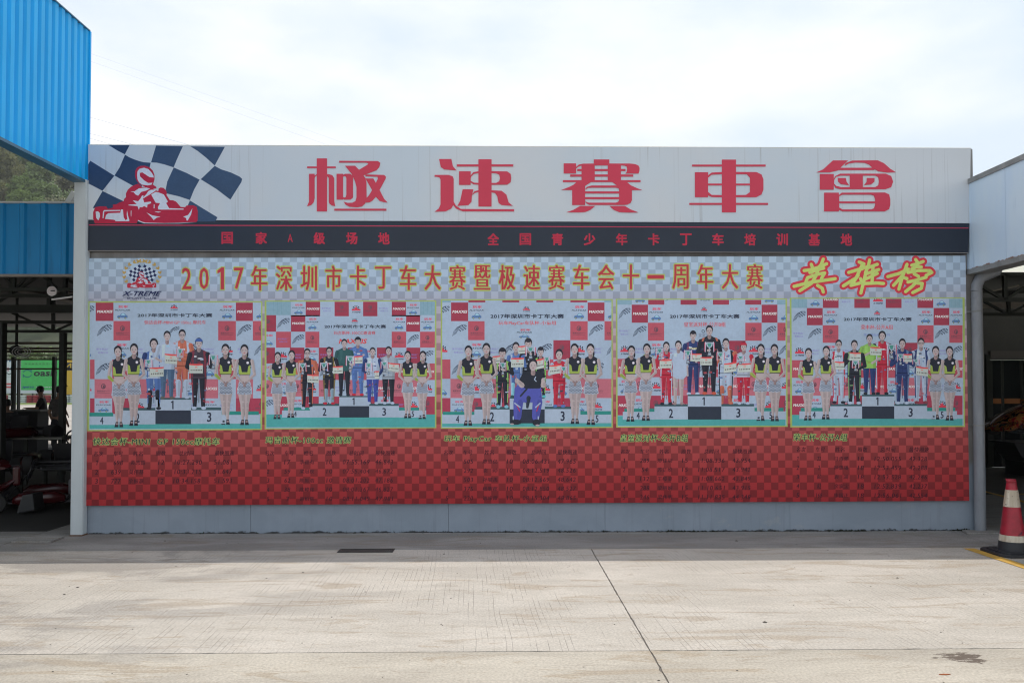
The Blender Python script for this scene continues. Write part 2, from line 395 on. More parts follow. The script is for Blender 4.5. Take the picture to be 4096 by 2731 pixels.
slab(-16, YB, JL - 4.2, 15.5, BAYDIM, seed=8); slab(JL - 4.2, YB, JL, 9.55, APRON, 0.006, 0.01, 9); slab(JL - 4.2, 9.55, JL, 12.2, BAYDIM, 0.003, 0.004, 9); slab(JR, YB, 10.2, 12.6, APRON, 0.004, 0.006, 10)
slab(10.2, YB, 16, 12.6, BAYDIM); slab(JL - 4.2, 12.2, JL, 24, BAYDIM); slab(-16, 15.5, JL - 4.2, 24, BAYDIM)
slab(JR, 12.6, 16, 17.6, BAYDIM); slab(JR, 17.6, 16, 24, APRON); slab(JL, Y0 + 0.02, JR, 24, APRON)
# verge grass strip by the track, far beyond
gs = MB().add([(-200, 104, 0.02), (200, 104, 0.02), (200, 126, 0.03), (-200, 126, 0.03)], [(0, 1, 2, 3)]).build('grass_verge', GRASS); tag(gs, 'thin strip of grass beyond the race track', None, None, 'stuff')

# hill behind the track
def hz(x, y):
    t = max(0.0, min(1.0, (y - 138) / 97)); h = 72 * t ** 1.2
    return h * (0.92 + 0.1 * math.sin(x * 0.03 + 1) + 0.05 * math.sin(x * 0.11 + y * 0.07)) * (1 if x < -20 else max(0.3, 1 - (x + 20) / 60))
vs = []; fs = []; nx_, ny_ = 60, 30
for j in range(ny_ + 1):
    for i in range(nx_ + 1):
        x = -420 + 640 * i / nx_; y = 132 + 190 * j / ny_; vs.append((x, y, hz(x, y) - 0.05))
for j in range(ny_):
    for i in range(nx_): a = j * (nx_ + 1) + i; fs.append((a, a + 1, a + nx_ + 2, a + nx_ + 1))
hill = link('hill', me_from('hill', vs, fs, True), mat('hill_undergrowth', (0.06, 0.075, 0.035), 0.95, 0.5, 0.3)); hill['kind'] = 'structure'

# ------------------------------------------------------------------ trees
BARK = mat('bark', (0.12, 0.09, 0.07), 0.9, 0.4, 2.0)
def leaf_mat(name, a, b):
    n = NB(name); f = n.noise(n.pos, 0.45, 4, 0.6); f2 = n.noise(n.pos, 3.0, 2)
    c = n.mix(n.rng(f, 0.35, 0.65), a, b); c = n.mix(0.35, c, n.mix(n.rng(f2, 0.3, 0.7), (0.2, 0.2, 0.2), (0.8, 0.8, 0.8)), 'OVERLAY')
    n.col(c); n.p.inputs['Roughness'].default_value = 0.6; n.p.inputs['Transmission Weight'].default_value = 0.0
    d = n.nt.nodes.new('ShaderNodeBsdfTranslucent'); mx = n.nt.nodes.new('ShaderNodeMixShader'); mx.inputs[0].default_value = 0.35
    n.L(c, d.inputs[0]); n.L(n.p.outputs[0], mx.inputs[1]); n.L(d.outputs[0], mx.inputs[2])
    n.L(mx.outputs[0], n.nt.nodes['Material Output'].inputs[0]); return n.m
LEAF_D = leaf_mat('dark_foliage', (0.085, 0.135, 0.045), (0.17, 0.24, 0.075))
LEAF_O = leaf_mat('olive_foliage', (0.12, 0.135, 0.06), (0.20, 0.21, 0.09))
LEAF_L = leaf_mat('bright_foliage', (0.27, 0.33, 0.10), (0.42, 0.48, 0.18))
def crown_mesh(seed, rx, rz, nclump, nleaf, ls):
    r = random.Random(seed); vs = []; fs = []
    for _ in range(nclump):
        a = r.uniform(0, 6.283); ph = r.uniform(-0.5, 1.0); q = r.uniform(0.45, 1.0)
        c = Vector((math.cos(a) * rx * q * math.cos(ph), math.sin(a) * rx * q * math.cos(ph), rz * (0.15 + 0.85 * math.sin(ph)) * q + rz * 0.3))
        cr = rx * r.uniform(0.22, 0.42)
        for _ in range(nleaf):
            d = Vector((r.gauss(0, 1), r.gauss(0, 1), r.gauss(0, 0.75))); d = d / max(0.3, d.length) * cr * r.uniform(0.5, 1.05)
            p = c + d; u = Vector((r.gauss(0, 1), r.gauss(0, 1), r.gauss(0, 1))).normalized(); v = u.orthogonal().normalized(); k = ls * r.uniform(0.6, 1.3)
            b = len(vs); vs += [p - u * k * 0.5, p + v * k * 0.35, p + u * k * 0.6, p - v * k * 0.35]; fs.append((b, b + 1, b + 2, b + 3))
    return me_from('crown', vs, fs)
CROWNS = [(crown_mesh(11 + i, 3.4, 3.6, 60, 55, 0.62)) for i in range(3)]
TRUNK = MB(); TRUNK.tube([(0, 0, -0.6), (0.1, 0, 2.5), (-0.1, 0.1, 5.0), (0.1, 0, 7.6)], [0.3, 0.22, 0.15, 0.05], 8)
for k in range(5):
    a = k * 1.3; TRUNK.tube([(0, 0, 2.6 + k * 0.6), (math.cos(a) * 1.3, math.sin(a) * 1.3, 4.2 + k * 0.6), (math.cos(a) * 2.3, math.sin(a) * 2.3, 5.2 + k * 0.6)], [0.12, 0.08, 0.03], 6)
TRUNKME = me_from('trunk', TRUNK.v, TRUNK.f, True)
def tree(px, Y, s, lm, label, zs=1.0, k=0, group='trees on the hillside behind the garage'):
    p = at(px, 1500, Y); x = p.x; z = hz(x, Y) if Y > 132 else 0
    o = thing('broadleaf_tree', (x, Y, z), label, 'tree', group, k * 1.1); o.scale = (s, s, s * zs)
    t = bpy.data.objects.new('trunk', TRUNKME); COL.objects.link(t); t.parent = o
    key = (k % 3, lm.name)
    if key not in CM: CM[key] = CROWNS[k % 3].copy(); CM[key].materials.clear(); CM[key].materials.append(lm)
    me = CM[key]
    c = bpy.data.objects.new('crown', me); COL.objects.link(c); c.parent = o; c.location = (0, 0, 4.2)
TRUNKME.materials.append(BARK)
CM = {}
tl = 'dark hillside tree seen in the gap under the blue cladding'
rt_ = random.Random(21); i = 0
for Y in (172, 179, 186, 193, 200, 207, 215, 224, 233):
    for c in range(6):
        px = -90 + c * 88 + rt_.uniform(-26, 26); i += 1; ol = (Y > 190 and px < 90) or rt_.random() < 0.25
        row = 'lowest' if Y < 183 else 'lower' if Y < 197 else 'middle' if Y < 210 else 'upper'
        sd = 'left frame edge' if px < 30 else 'middle of the gap' if px < 200 else 'white column'
        tree(px, Y, rt_.uniform(1.05, 1.4), LEAF_O if ol else LEAF_D, ('brownish olive' if ol else 'dark green') + ' tree in the %s rows of the hillside, towards the %s' % (row, sd), rt_.uniform(.95, 1.2), i, 'hillside trees, %s %s %s' % (row, sd, 'olive' if ol else 'dark'))
tree(190, 183, 1.45, LEAF_L, 'bright yellow-green bushy tree in front of the dark hillside trees', 1.35, 1, 'lighter trees on the hillside')
tree(246, 181, 1.3, LEAF_L, 'smaller yellow-green tree beside the white column', 1.45, 2, 'lighter trees on the hillside')
for i, px in enumerate((150, 270)): tree(px, 131, 0.95, LEAF_D, ('dark tree showing above the green billboard', 'dark tree between the green and the yellow billboards')[i], 1.0, i, 'trees just behind the billboards')

# ------------------------------------------------------------------ the wall
n = NB('painted_render'); P = n.pos; xyz = n.sep(P)
st = n.noise(n.map(P, (3.0, 1, 0.5)), 1.4, 6, 0.6); pt = n.noise(P, 2.2, 6, 0.6, 0.4)
lowc = n.mix(n.rng(pt, 0.42, 0.62), (0.245, 0.295, 0.355), (0.27, 0.32, 0.385)); hi = n.mix(n.rng(st, 0.35, 0.65), (0.2, 0.195, 0.19), (0.30, 0.295, 0.29))
c = n.mix(n.rng(xyz[2], 0.72, 0.8), lowc, hi)
pale = n.math('MULTIPLY', n.rng(n.noise(n.map(P, (1, 1, 1.4), (4, 0, 2)), 2.6, 6, 0.7), 0.62, 0.70), n.rng(xyz[2], 0.2, 0.6, 0.7, 0.2))
c = n.mix(n.math('MULTIPLY', pale, 0.5), c, (0.36, 0.37, 0.38))
drip = n.math('MULTIPLY', n.rng(n.noise(n.map(P, (26, 1, 1.2)), 1.0, 3), 0.56, 0.7), n.rng(xyz[2], 0.0, 0.6, 0.5, 0.1)); c = n.mix(n.math('MULTIPLY', drip, 0.35), c, (0.13, 0.14, 0.15))
edge = n.math('ADD', xyz[2], n.math('MULTIPLY', n.noise(n.map(P, (5, 1, 9)), 1.6, 6, 0.75), -0.115))       # black mould line along the foot
c = n.mix(n.rng(edge, -0.052, -0.035, 0.93, 0.0), c, (0.02, 0.02, 0.02)); n.col(c)
n.p.inputs['Roughness'].default_value = 0.8; n.bump(n.noise(P, 55, 4), 0.15, 0.004); RENDERM = n.m
xl, xr = at(326, 1400, Y0).x, at(3934, 1400, Y0).x
ztop = at(3888, 592, Y0).z - 0.01
seams = [xl, at(1002, 2080, Y0).x, at(1794, 2080, Y0).x, at(2420, 2080, Y0).x, at(3160, 2080, Y0).x, xr]
wall = thing('advertising_wall', ((xl + xr) / 2, Y0 + 0.1, 0), 'long grey rendered wall carrying the race club signs, mould along its foot', 'wall')
for a, b in zip(seams[:-1], seams[1:]):
    zt = ztop if b < xr - 0.01 else ztop
    xb = b - 0.0015 if b < xr - 0.01 else at(3934, 1400, Y0).x
    if b > xr - 0.01:
        xe = at(3893, 800, Y0).x
        MB().prism([(a + 0.0015, -0.02), (xb, -0.02), (xb, at(3900, 1100, Y0).z), (xe, at(3900, 1100, Y0).z), (xe, zt - 0.01), (xe - 0.012, zt), (a + 0.0015, zt)], Y0, Y0 + 0.2).build('wall_panel', RENDERM, wall)
    else:
        MB().box((a + 0.0015, Y0, -0.02), (xb, Y0 + 0.2, zt)).build('wall_panel', RENDERM, wall)

# white steel column at the left end
WST = mat('white_steel_paint', (0.52, 0.58, 0.61), 0.45, 0.12, 2.0, stretch=(2, 2, 0.4), spec=0.4)
a = at(281, 2135, Y0 - 0.12); b = at(327, 2135, Y0 - 0.12); zt = at(300, 728, Y0).z
c_ = thing('steel_column', ((a.x + b.x) / 2, Y0, 0), 'white painted steel column at the left end of the poster wall', 'column')
w = b.x - a.x
MB().box((a.x, Y0 - 0.12, 0.012), (b.x, Y0 - 0.112, zt)).build('flange', WST, c_, bevel=0.002)
MB().box((a.x + w / 2 - 0.004, Y0 - 0.112, 0.012), (a.x + w / 2 + 0.004, Y0 + 0.112, zt)).build('web', WST, c_)
MB().box((a.x, Y0 + 0.112, 0.012), (b.x, Y0 + 0.12, zt)).build('flange', WST, c_)
MB().box((b.x - 0.022, Y0 - 0.111, 0.012), (b.x + 0.008, Y0 - 0.02, zt)).build('edge_trim', WST, c_, bevel=0.008)
MB().box((a.x - 0.0, Y0 - 0.135, 0.0), (b.x + 0.01, Y0 + 0.135, 0.012)).build('base_plate', mat('rusty_steel', (0.18, 0.09, 0.05), 0.8, 0.5, 12), c_)

# ------------------------------------------------------------------ blue cladding, top left, running towards the camera
def blue(name, base):
    n = NB(name); xyz = n.sep(n.pos)
    f = n.noise(n.map(n.pos, (3, 3, 0.35)), 2.0, 4); c = n.mix(n.rng(f, 0.3, 0.7), tuple(v * 0.88 for v in base), base)
    d = n.rng(n.noise(n.map(n.pos, (7, 7, 0.8), (2, 5, 1)), 1.6, 3), 0.60, 0.72); c = n.mix(n.math('MULTIPLY', d, 0.35), c, tuple(v * 0.5 for v in base))
    n.col(c); n.p.inputs['Roughness'].default_value = 0.42; n.p.inputs['Specular IOR Level'].default_value = 0.3; return n.m
BLUE = blue('blue_coated_steel', (0.006, 0.42, 0.90)); BLUE2 = blue('dark_blue_coated_steel', (0.005, 0.23, 0.52))
BTRIM = mat('blue_trim', (0.06, 0.17, 0.27), 0.4, 0.3, 4.0)
zb, zt = 3.985, 5.70
bc = thing('blue_cladding', (XBL, 7.0, 3.9), 'bright blue corrugated steel cladding of the canopy at upper left', 'cladding')
pitch = 0.1285
def ribsheet(k0, k1, y_end, z0, z1, X, depth=0.026):
    pts = []
    for k in range(k0, k1):
        y = y_end - k * pitch
        pts += [(X, y), (X, y - pitch * 0.46), (X - depth, y - pitch * 0.64), (X - depth, y - pitch * 0.90), (X, y - pitch * 0.975)]
    pts.append((X, y_end - k1 * pitch))
    n = len(pts); vs = [(x, y, z0) for x, y in pts] + [(x, y, z1) for x, y in pts]
    return me_from('sheet', vs, [(i, i + 1, i + 1 + n, i + n) for i in range(n - 1)])
for q in range(8):
    o = link('cladding_sheet', ribsheet(q * 6, q * 6 + 6, Y0 - 0.06, zb, zt - (0.006 if q % 2 else 0), XBL), BLUE, bc)
MB().box((XBL - 0.05, Y0 - 0.06 - 48 * pitch, zt), (XBL + 0.012, Y0 - 0.05, zt + 0.012)).build('cap_flashing', BTRIM, bc)
MB().box((XBL - 0.125, Y0 - 0.06 - 48 * pitch, zb - 0.03), (XBL + 0.006, Y0 - 0.05, zb)).build('bottom_channel', BTRIM, bc)
MB().box((XBL - 0.004, Y0 - 0.058, zb), (XBL + 0.014, Y0 - 0.03, zt)).build('corner_flashing', BLUE, bc)
MB().box((XBL - 0.10, Y0 - 0.3, zb), (XBL - 0.05, Y0 - 0.24, zt)).bar((XBL - .08, 3.2, zb + 0.1), (XBL - .08, Y0 - .1, zb + 0.1), 0.06).bar((XBL - .08, 3.2, zt - 0.1), (XBL - .08, Y0 - .1, zt - 0.1), 0.06).build('girt', BTRIM, bc)

# lower blue fascia of the garage, facing the camera
Yf = 9.75; zl, zh = at(100, 1098, Yf).z, at(100, 815, Yf).z
fx = thing('blue_fascia', (-6.2, Yf, zl), 'darker blue ribbed fascia above the open garage bay at left', 'fascia')
rp_ = 83 / FPX * Yf
def fsheet(x0, nr):
    pts = []
    for k in range(nr):
        x = x0 + k * rp_; pts += [(x, Yf), (x + rp_ * 0.10, Yf - 0.03), (x + rp_ * 0.30, Yf - 0.03), (x + rp_ * 0.38, Yf)]
    pts.append((x0 + nr * rp_, Yf)); n = len(pts)
    return me_from('sheet', [(x, y, zl) for x, y in pts] + [(x, y, zh) for x, y in pts], [(i, i + 1, i + 1 + n, i + n) for i in range(n - 1)])
xr_ = at(283, 900, Yf).x; xs0 = at(253, 900, Yf).x - rp_ * 0.1
for q in range(4): link('fascia_sheet', fsheet(xs0 - rp_ * 4 * q - rp_ * 3, 4), BLUE2, fx)
MB().box((xs0 - rp_ * 15, Yf - 0.045, zh), (xr_ + 0.2, Yf + 0.05, zh + 0.02)).build('top_flashing', mat('pale_flashing', (0.5, 0.52, 0.5), 0.4), fx)
MB().box((xs0 - rp_ * 15, Yf - 0.04, zl - 0.03), (xr_ + 0.2, Yf + 0.05, zl)).build('bottom_flashing', mat('dull_galvanised', (0.22, 0.2, 0.17), 0.5, 0.3, 5), fx)
pb = MB().bar(at(270, 818, Yf + 0.15), at(300, 770, Yf + 0.15), 0.06, 0.06).build('roof_brace', mat('pale_flashing', (0.5, 0.52, 0.5)), fx)

# ------------------------------------------------------------------ pale fascia, right
n = NB('pale_fascia_paint'); P = n.pos; xyz = n.sep(P)
f = n.noise(n.map(P, (2, 2, 0.6)), 1.2, 5, 0.6); c = n.mix(n.rng(f, 0.35, 0.65), (0.55, 0.70, 0.86), (0.62, 0.75, 0.86))
d = n.math('MULTIPLY', n.rng(n.noise(n.map(P, (9, 9, 0.7)), 1.2, 5, 0.7), 0.55, 0.68), n.rng(n.noise(P, 1.6, 2), 0.42, 0.6)); c = n.mix(n.math('MULTIPLY', d, 0.4), c, (0.24, 0.36, 0.52))
rz = n.math('ADD', n.math('SUBTRACT', xyz[2], 2.985), n.math('MULTIPLY', n.noise(n.map(P, (6, 6, 3)), 1.4, 6, 0.7), -0.08))
c = n.mix(n.rng(rz, -0.035, -0.018, 1.0, 0.0), c, (0.20, 0.07, 0.025)); n.col(c); n.p.inputs['Roughness'].default_value = 0.4; FASC = n.m
GAL = mat('galvanised_edge', (0.26, 0.27, 0.27), 0.45, 0.35, 6.0)
zb2, zt2 = atx(3878, 1088, XFR).z + 0.03, atx(3884, 732, XFR).z
rf = thing('pale_fascia', (XFR, 7.2, 3.0), 'pale blue-white sheet fascia with rusty lower edge at upper right', 'fascia')
ys = [Y0 + 0.02, atx(4023, 900, XFR).y, 0, 0]; stp = 1.22; ys[2:] = [ys[1] - stp, ys[1] - 2 * stp]; ys += [ys[1] - 3 * stp, ys[1] - 4 * stp]
for a, b in zip(ys[:-1], ys[1:]): MB().box((XFR, b + 0.002, zb2), (XFR + 0.02, a - 0.002, zt2)).build('fascia_sheet', FASC, rf)
MB().box((XFR - 0.015, ys[-1], zt2), (XFR + 0.10, ys[0], zt2 + 0.055)).build('top_flashing', GAL, rf)
MB().box((XFR - 0.012, ys[-1], zb2 - 0.055), (XFR + 0.20, ys[0], zb2)).build('bottom_channel', GAL, rf)
MB().box((XFR - 0.012, ys[0], zb2 - 0.055), (XFR + 0.03, ys[0] + 0.02, zt2 + 0.055)).build('end_flashing', GAL, rf)

# downpipe
PVC = mat('grey_pipe_paint', (0.25, 0.27, 0.30), 0.5, 0.25, 3.0, stretch=(3, 3, 0.7), spec=0.4)
yp = Y0 - 0.075; xa = (at(3892, 1500, yp).x + at(3930, 1500, yp).x) / 2; r_ = (at(3931, 1500, yp).x - at(3892, 1500, yp).x) / 2
dp = thing('downpipe', (xa, yp, 0), 'thick grey rainwater downpipe with an elbow at the wall corner', 'pipe')
z1 = at(3910, 1165, yp).z; z2 = at(3950, 1120, yp).z; p3 = at(3992, 1060, yp); 
MB().tube([(xa, yp, 0.005), (xa, yp, z1)], r_, 24).build('pipe', PVC, dp, smooth=True)
e0 = Vector((xa, yp, z1)); e1 = Vector((xa + 0.006, yp, z1 + 0.07)); e2 = Vector((xa + 0.045, yp, z1 + 0.15)); pe = at(3985, 1085, yp)
MB().tube([e0, e1, e2, e2 + (pe - e2) * 0.3, pe, pe + Vector((0.03, 0, 0.07)), pe + Vector((0.03, 0, 0.2))], [r_ * 1.06] * 3 + [r_] * 1 + [r_ * 1.06] * 3, 24).build('elbow', PVC, dp, smooth=True)
for py in (1188, 1226, 1276): 
    z = at(3910, py, yp).z; MB().tube([(xa, yp, z - 0.012), (xa, yp, z + 0.012)], r_ * 1.07, 24).build('coupling', PVC, dp, smooth=True)
z = at(3910, 1982, yp).z; MB().tube([(xa, yp, z), (xa, yp, z - 0.32)], r_ * 1.05, 24).build('coupling', PVC, dp, smooth=True)
for py in (1245, 1700): 
    z = at(3910, py, yp).z; MB().tube([(xa, yp, z - 0.010), (xa, yp, z + 0.010)], r_ * 1.1, 20).box((xa - 0.09, Y0 - 0.02, z - 0.01), (xa + 0.02, Y0 + 0.0, z + 0.01)).build('bracket', GAL, dp)

# ------------------------------------------------------------------ overhead cables
CAB = mat('cable', (0.62, 0.66, 0.72), 0.6)  # pale grey carries the fading by haze in the cable colour
for i, (x0, y0, x1, y1, Y) in enumerate(((357, 213, 1430, 592, 60), (359, 245, 1380, 605, 60), (357, 469, 790, 590, 48), (357, 534, 600, 596, 48), (357, 553, 520, 600, 48))):
    p, q = at(x0, y0, Y), at(x1, y1, Y); d = q - p; pts = [p + d * t  for t in (-0.6, 0, 0.5, 1, 1.6)]
    o = MB().tube(pts, 0.007 if i < 2 else 0.011, 5).build('overhead_cable', CAB)
    tag(o, ('topmost thin cable crossing the sky beside the blue cladding', 'second thin cable just under the topmost one in the sky', 'middle cable sloping down to the top of the sign', 'fourth cable low in the sky near the blue cladding', 'lowest cable just above the flag corner of the sign')[i], 'cable', 'cables across the sky')
# ------------------------------------------------------------------ upper sign board
YS = Y0 - 0.07
def quad_board(Y, tl, tr, br, bl, back, name, m, parent):
    P4 = [at(*q, Y) for q in (bl, br, tr, tl)]
    return MB().add([(p.x, Y, p.z) for p in P4] + [(p.x, back, p.z) for p in P4], [(0, 1, 2, 3), (7, 6, 5, 4), (0, 4, 5, 1), (1, 5, 6, 2), (2, 6, 7, 3), (3, 7, 4, 0)]).build(name, m, parent)
n = NB('white_sign_film'); P = n.pos; xyz = n.sep(P)
f = n.noise(P, 0.7, 4); c = n.mix(n.rng(f, 0.35, 0.65), (0.545, 0.625, 0.70), (0.60, 0.64, 0.68))
dr = n.math('MULTIPLY', n.rng(n.noise(n.map(P, (34, 1, 0.45)), 1.0, 3, 0.6), 0.58, 0.70), n.rng(n.noise(n.map(P, (1.4, 1, 0.8)), 1.0, 2), 0.42, 0.6))
c = n.mix(n.math('MULTIPLY', dr, 0.55), c, (0.36, 0.38, 0.40)); n.col(c); n.p.inputs['Roughness'].default_value = 0.3; n.p.inputs['Specular IOR Level'].default_value = 0.4
WFILM = n.m
DARKF = mat('black_sign_film', ink(36, 44, 56), 0.35, 0.12, 1.2, spec=0.25)
sg = thing('sign_board', (0.1, YS, at(2000, 1008, YS).z), 'long white sign with red Chinese characters above a black strip', 'sign')
quad_board(YS, (353, 578), (3883, 592), (3878, 893), (352, 879), Y0 - 0.001, 'white_panel', WFILM, sg)
quad_board(YS, (352, 880.5), (3878, 894.5), (3873, 1013), (350, 1004), Y0 - 0.001, 'black_panel', DARKF, sg)
RED = ink(178, 55, 78)
# thin frame edges
pr = Print(YS); pr.base(0.0002)
pr.poly([(356, 898), (3874, 911), (3874, 914), (356, 902)], ink(165, 55, 80)); pr.build('red_pinstripe', sg)
pr = Print(YS - 0.001); pr.poly([(350, 1001.5), (3872, 1010.5), (3872, 1013), (350, 1004)], ink(120, 118, 115)); pr.poly([(353, 578), (3883, 592), (3883, 594), (353, 580.5)], ink(190, 190, 180)); pr.build('edge_strip', sg)
# waving chequered flag
NAVY = ink(52, 72, 98)
fl = Print(YS, 300, 560, 3.36); fl.base(0.0004); NV2 = ink(42, 62, 90)
for i, p in enumerate((
    [(440, 64), (735, 70), (670, 195), (580, 150)], [(205, 280), (530, 482), (370, 685), (178, 585), (178, 330)],
    [(672, 200), (730, 235), (800, 264), (870, 288), (930, 302), (1018, 308), (975, 480), (880, 655), (770, 612), (530, 480), (600, 370)],
    [(1090, 77), (1450, 87), (1380, 240), (1325, 370), (1200, 330), (1105, 308), (1022, 303)], [(1550, 88), (2015, 93), (1878, 345), (1750, 230), (1650, 150)],
    [(1327, 372), (1500, 445), (1675, 535), (1600, 670), (1545, 808), (1400, 760), (1210, 715), (1240, 560)],
    [(1878, 350), (1960, 395), (2100, 440), (2215, 495), (2247, 525), (2235, 570), (2165, 680), (2088, 803), (1900, 660), (1690, 530)],
    [(370, 688), (655, 825), (505, 920), (440, 930), (240, 915)], [(1545, 815), (1915, 1040), (1885, 1097), (1600, 1097), (1480, 960)])):
    fl.poly(p, NV2 if i in (0, 1, 2, 7) else NAVY)
fl.build('chequered_flag', sg)
KR, KWC = ink(152, 38, 62), ink(172, 182, 196)
def karter(pr, KR, KW, full=True):
    P = pr.poly
    P([(850, 590), (905, 635), (960, 640), (1040, 655), (1090, 680), (1120, 690), (1125, 655), (1150, 640), (1190, 645), (1225, 680), (1235, 720), (1230, 740), (1275, 810), (1320, 812), (1360, 830), (1420, 900), (1480, 905), (1500, 882), (1590, 878), (1635, 900), (1650, 960), (1650, 1080), (1630, 1105), (1380, 1112), (1100, 1120), (950, 1115), (870, 1090), (845, 1080), (830, 1122), (270, 1125), (245, 1060), (245, 970), (270, 905), (340, 893), (420, 895), (445, 930), (510, 910), (510, 870), (560, 865), (600, 840), (655, 825), (660, 795), (685, 770), (685, 720), (710, 670), (760, 625), (820, 600)], KR)
    P([(865, 590), (830, 550), (808, 490), (810, 420), (835, 372), (880, 350), (940, 348), (1000, 368), (1045, 412), (1068, 470), (1070, 530), (1055, 580), (1045, 600), (1090, 630), (1098, 652), (1040, 660), (950, 640)], KR)
    P([(835, 470), (842, 420), (870, 388), (930, 375), (985, 393), (1030, 440), (1056, 482), (1060, 515), (1030, 602), (980, 612), (900, 602), (862, 572), (840, 530)], KW)
    P([(872, 445), (905, 437), (940, 460), (1000, 500), (1062, 508), (1065, 552), (1030, 578), (985, 580), (930, 545), (875, 492)], KR)
    P([(1025, 735), (1085, 700), (1120, 705), (1195, 735), (1250, 830), (1225, 850), (1265, 918), (1460, 925), (1460, 937), (1160, 937), (1120, 935), (1115, 905), (1145, 850), (1085, 845)], KW)
    P([(745, 695), (800, 692), (860, 652), (960, 642), (1010, 655), (960, 682), (890, 700), (850, 750), (815, 735), (790, 705)], KW)
    P([(775, 812), (850, 825), (880, 790), (900, 750), (922, 745), (915, 790), (930, 840), (1020, 830), (1025, 850), (975, 870), (970, 910), (930, 890), (905, 905), (870, 905), (860, 940), (840, 890), (720, 880), (720, 872), (830, 863)], KW)
    P([(985, 690), (1020, 672), (1088, 670), (1085, 682), (1030, 720), (930, 780), (900, 790), (960, 730)], KW)
    P([(405, 1062), (418, 1010), (450, 985), (610, 980), (620, 935), (645, 935), (655, 1040), (680, 1080), (705, 1065), (695, 1000), (702, 950), (712, 1010), (733, 1085), (720, 1093), (540, 1093), (545, 1080), (520, 1072)], KW)
    P([(960, 975), (1040, 1015), (1150, 1035), (1100, 1045), (1058, 1078), (1020, 1030)], KW)
    P([(1578, 920), (1562, 1000), (1515, 1085), (1500, 1082), (1495, 1050), (1455, 1033), (1520, 1010), (1555, 960)], KW)
    if full:
        P([(278, 965), (310, 960), (335, 985), (338, 1030), (315, 1082), (287, 1050)], KW); P([(378, 960), (395, 944), (610, 942), (610, 954), (395, 962), (384, 1052), (371, 1052)], KW)
        P([(1065, 962), (1160, 965), (1120, 978)], KW); P([(1060, 865), (1070, 870), (1070, 920), (1058, 918)], KW); P([(750, 955), (760, 950), (757, 1030), (752, 1030)], KW)
        P([(850, 1077), (900, 1100), (950, 1113), (1200, 1119), (1400, 1116), (1640, 1106), (1400, 1124), (1100, 1124), (930, 1122), (845, 1090)], KW)
kp = Print(YS, 300, 560, 3.36); kp.base(0.0015); karter(kp, KR, KWC); kp.build('kart_racer_emblem', sg)

# five large cut letters of the sign, each a raised plate
REDM = mat('red_cut_letter', ink(170, 44, 68), 0.35, 0.06, 1.5, spec=0.4)
def letter(parts, ox, oy, sc, label):
    mb = MB(); k = 0
    for p in parts:
        if p[0] == 'ring':
            o, i = p[1], p[2]; nn = len(o)
            for a in range(nn):
                b = (a + 1) % nn; k += 1; q = [o[a], o[b], i[b], i[a]]
                add(mb, q, ox, oy, sc, k)
        else:
            k += 1; add(mb, p, ox, oy, sc, k)
    ob = mb.build('raised_character', REDM, sg); lab(ob, label)
def add(mb, q, ox, oy, sc, k):
    q = [q[i] for i in range(len(q)) if q[i] != q[i - 1]]
    if len(q) < 3: return
    pts = [at(ox + x / sc, oy + y / sc, YS) for x, y in q]; poly = [(p.x, p.z) for p in pts]
    ar = sum(poly[i - 1][0] * poly[i][1] - poly[i][0] * poly[i - 1][1] for i in range(len(poly)))
    if ar < 0: poly.reverse()
    mb.prism(poly, YS - 0.006 - k * 0.00004, YS - 0.0001)
B = lambda x0, y0, x1, y1: [(x0, y0), (x1, y0), (x1, y1), (x0, y1)]
letter([B(233, 121, 440, 133), B(303, 63, 377, 445), [(247, 174), (287, 174), (287, 350), (280, 380), (262, 400), (233, 408), (247, 375)], [(286, 190), (303, 176), (303, 184), (290, 196), (287, 205)],
        [(377, 176), (395, 178), (415, 184), (429, 205), (429, 370), (436, 408), (410, 402), (393, 388), (390, 370), (390, 205), (377, 190)],
        B(446, 174, 493, 360), [(493, 182), (508, 174), (545, 174), (565, 190), (565, 345), (548, 360), (500, 360), (493, 354), (493, 342), (502, 346), (512, 343), (517, 325), (517, 205), (510, 192), (500, 190), (493, 196)],
        [(465, 80), (745, 82), (762, 95), (755, 125), (735, 148), (640, 185), (655, 205), (662, 240), (663, 345), (655, 385), (630, 410), (595, 416), (540, 412), (512, 398), (497, 375), (525, 384), (560, 383), (582, 372), (590, 345), (590, 270), (580, 230), (555, 175), (507, 116), (580, 116), (609, 145), (668, 110), (678, 98), (660, 93), (465, 93)],
        [(655, 179), (790, 182), (803, 195), (800, 210), (757, 290), (790, 355), (815, 381), (790, 379), (757, 370), (730, 340), (705, 368), (685, 380), (658, 382), (662, 350), (680, 330), (703, 292), (655, 208), (712, 208), (730, 240), (745, 210), (742, 195), (655, 192)],
        B(430, 426, 806, 440)], 1100, 600, 1.809, 'first large red character of the sign')
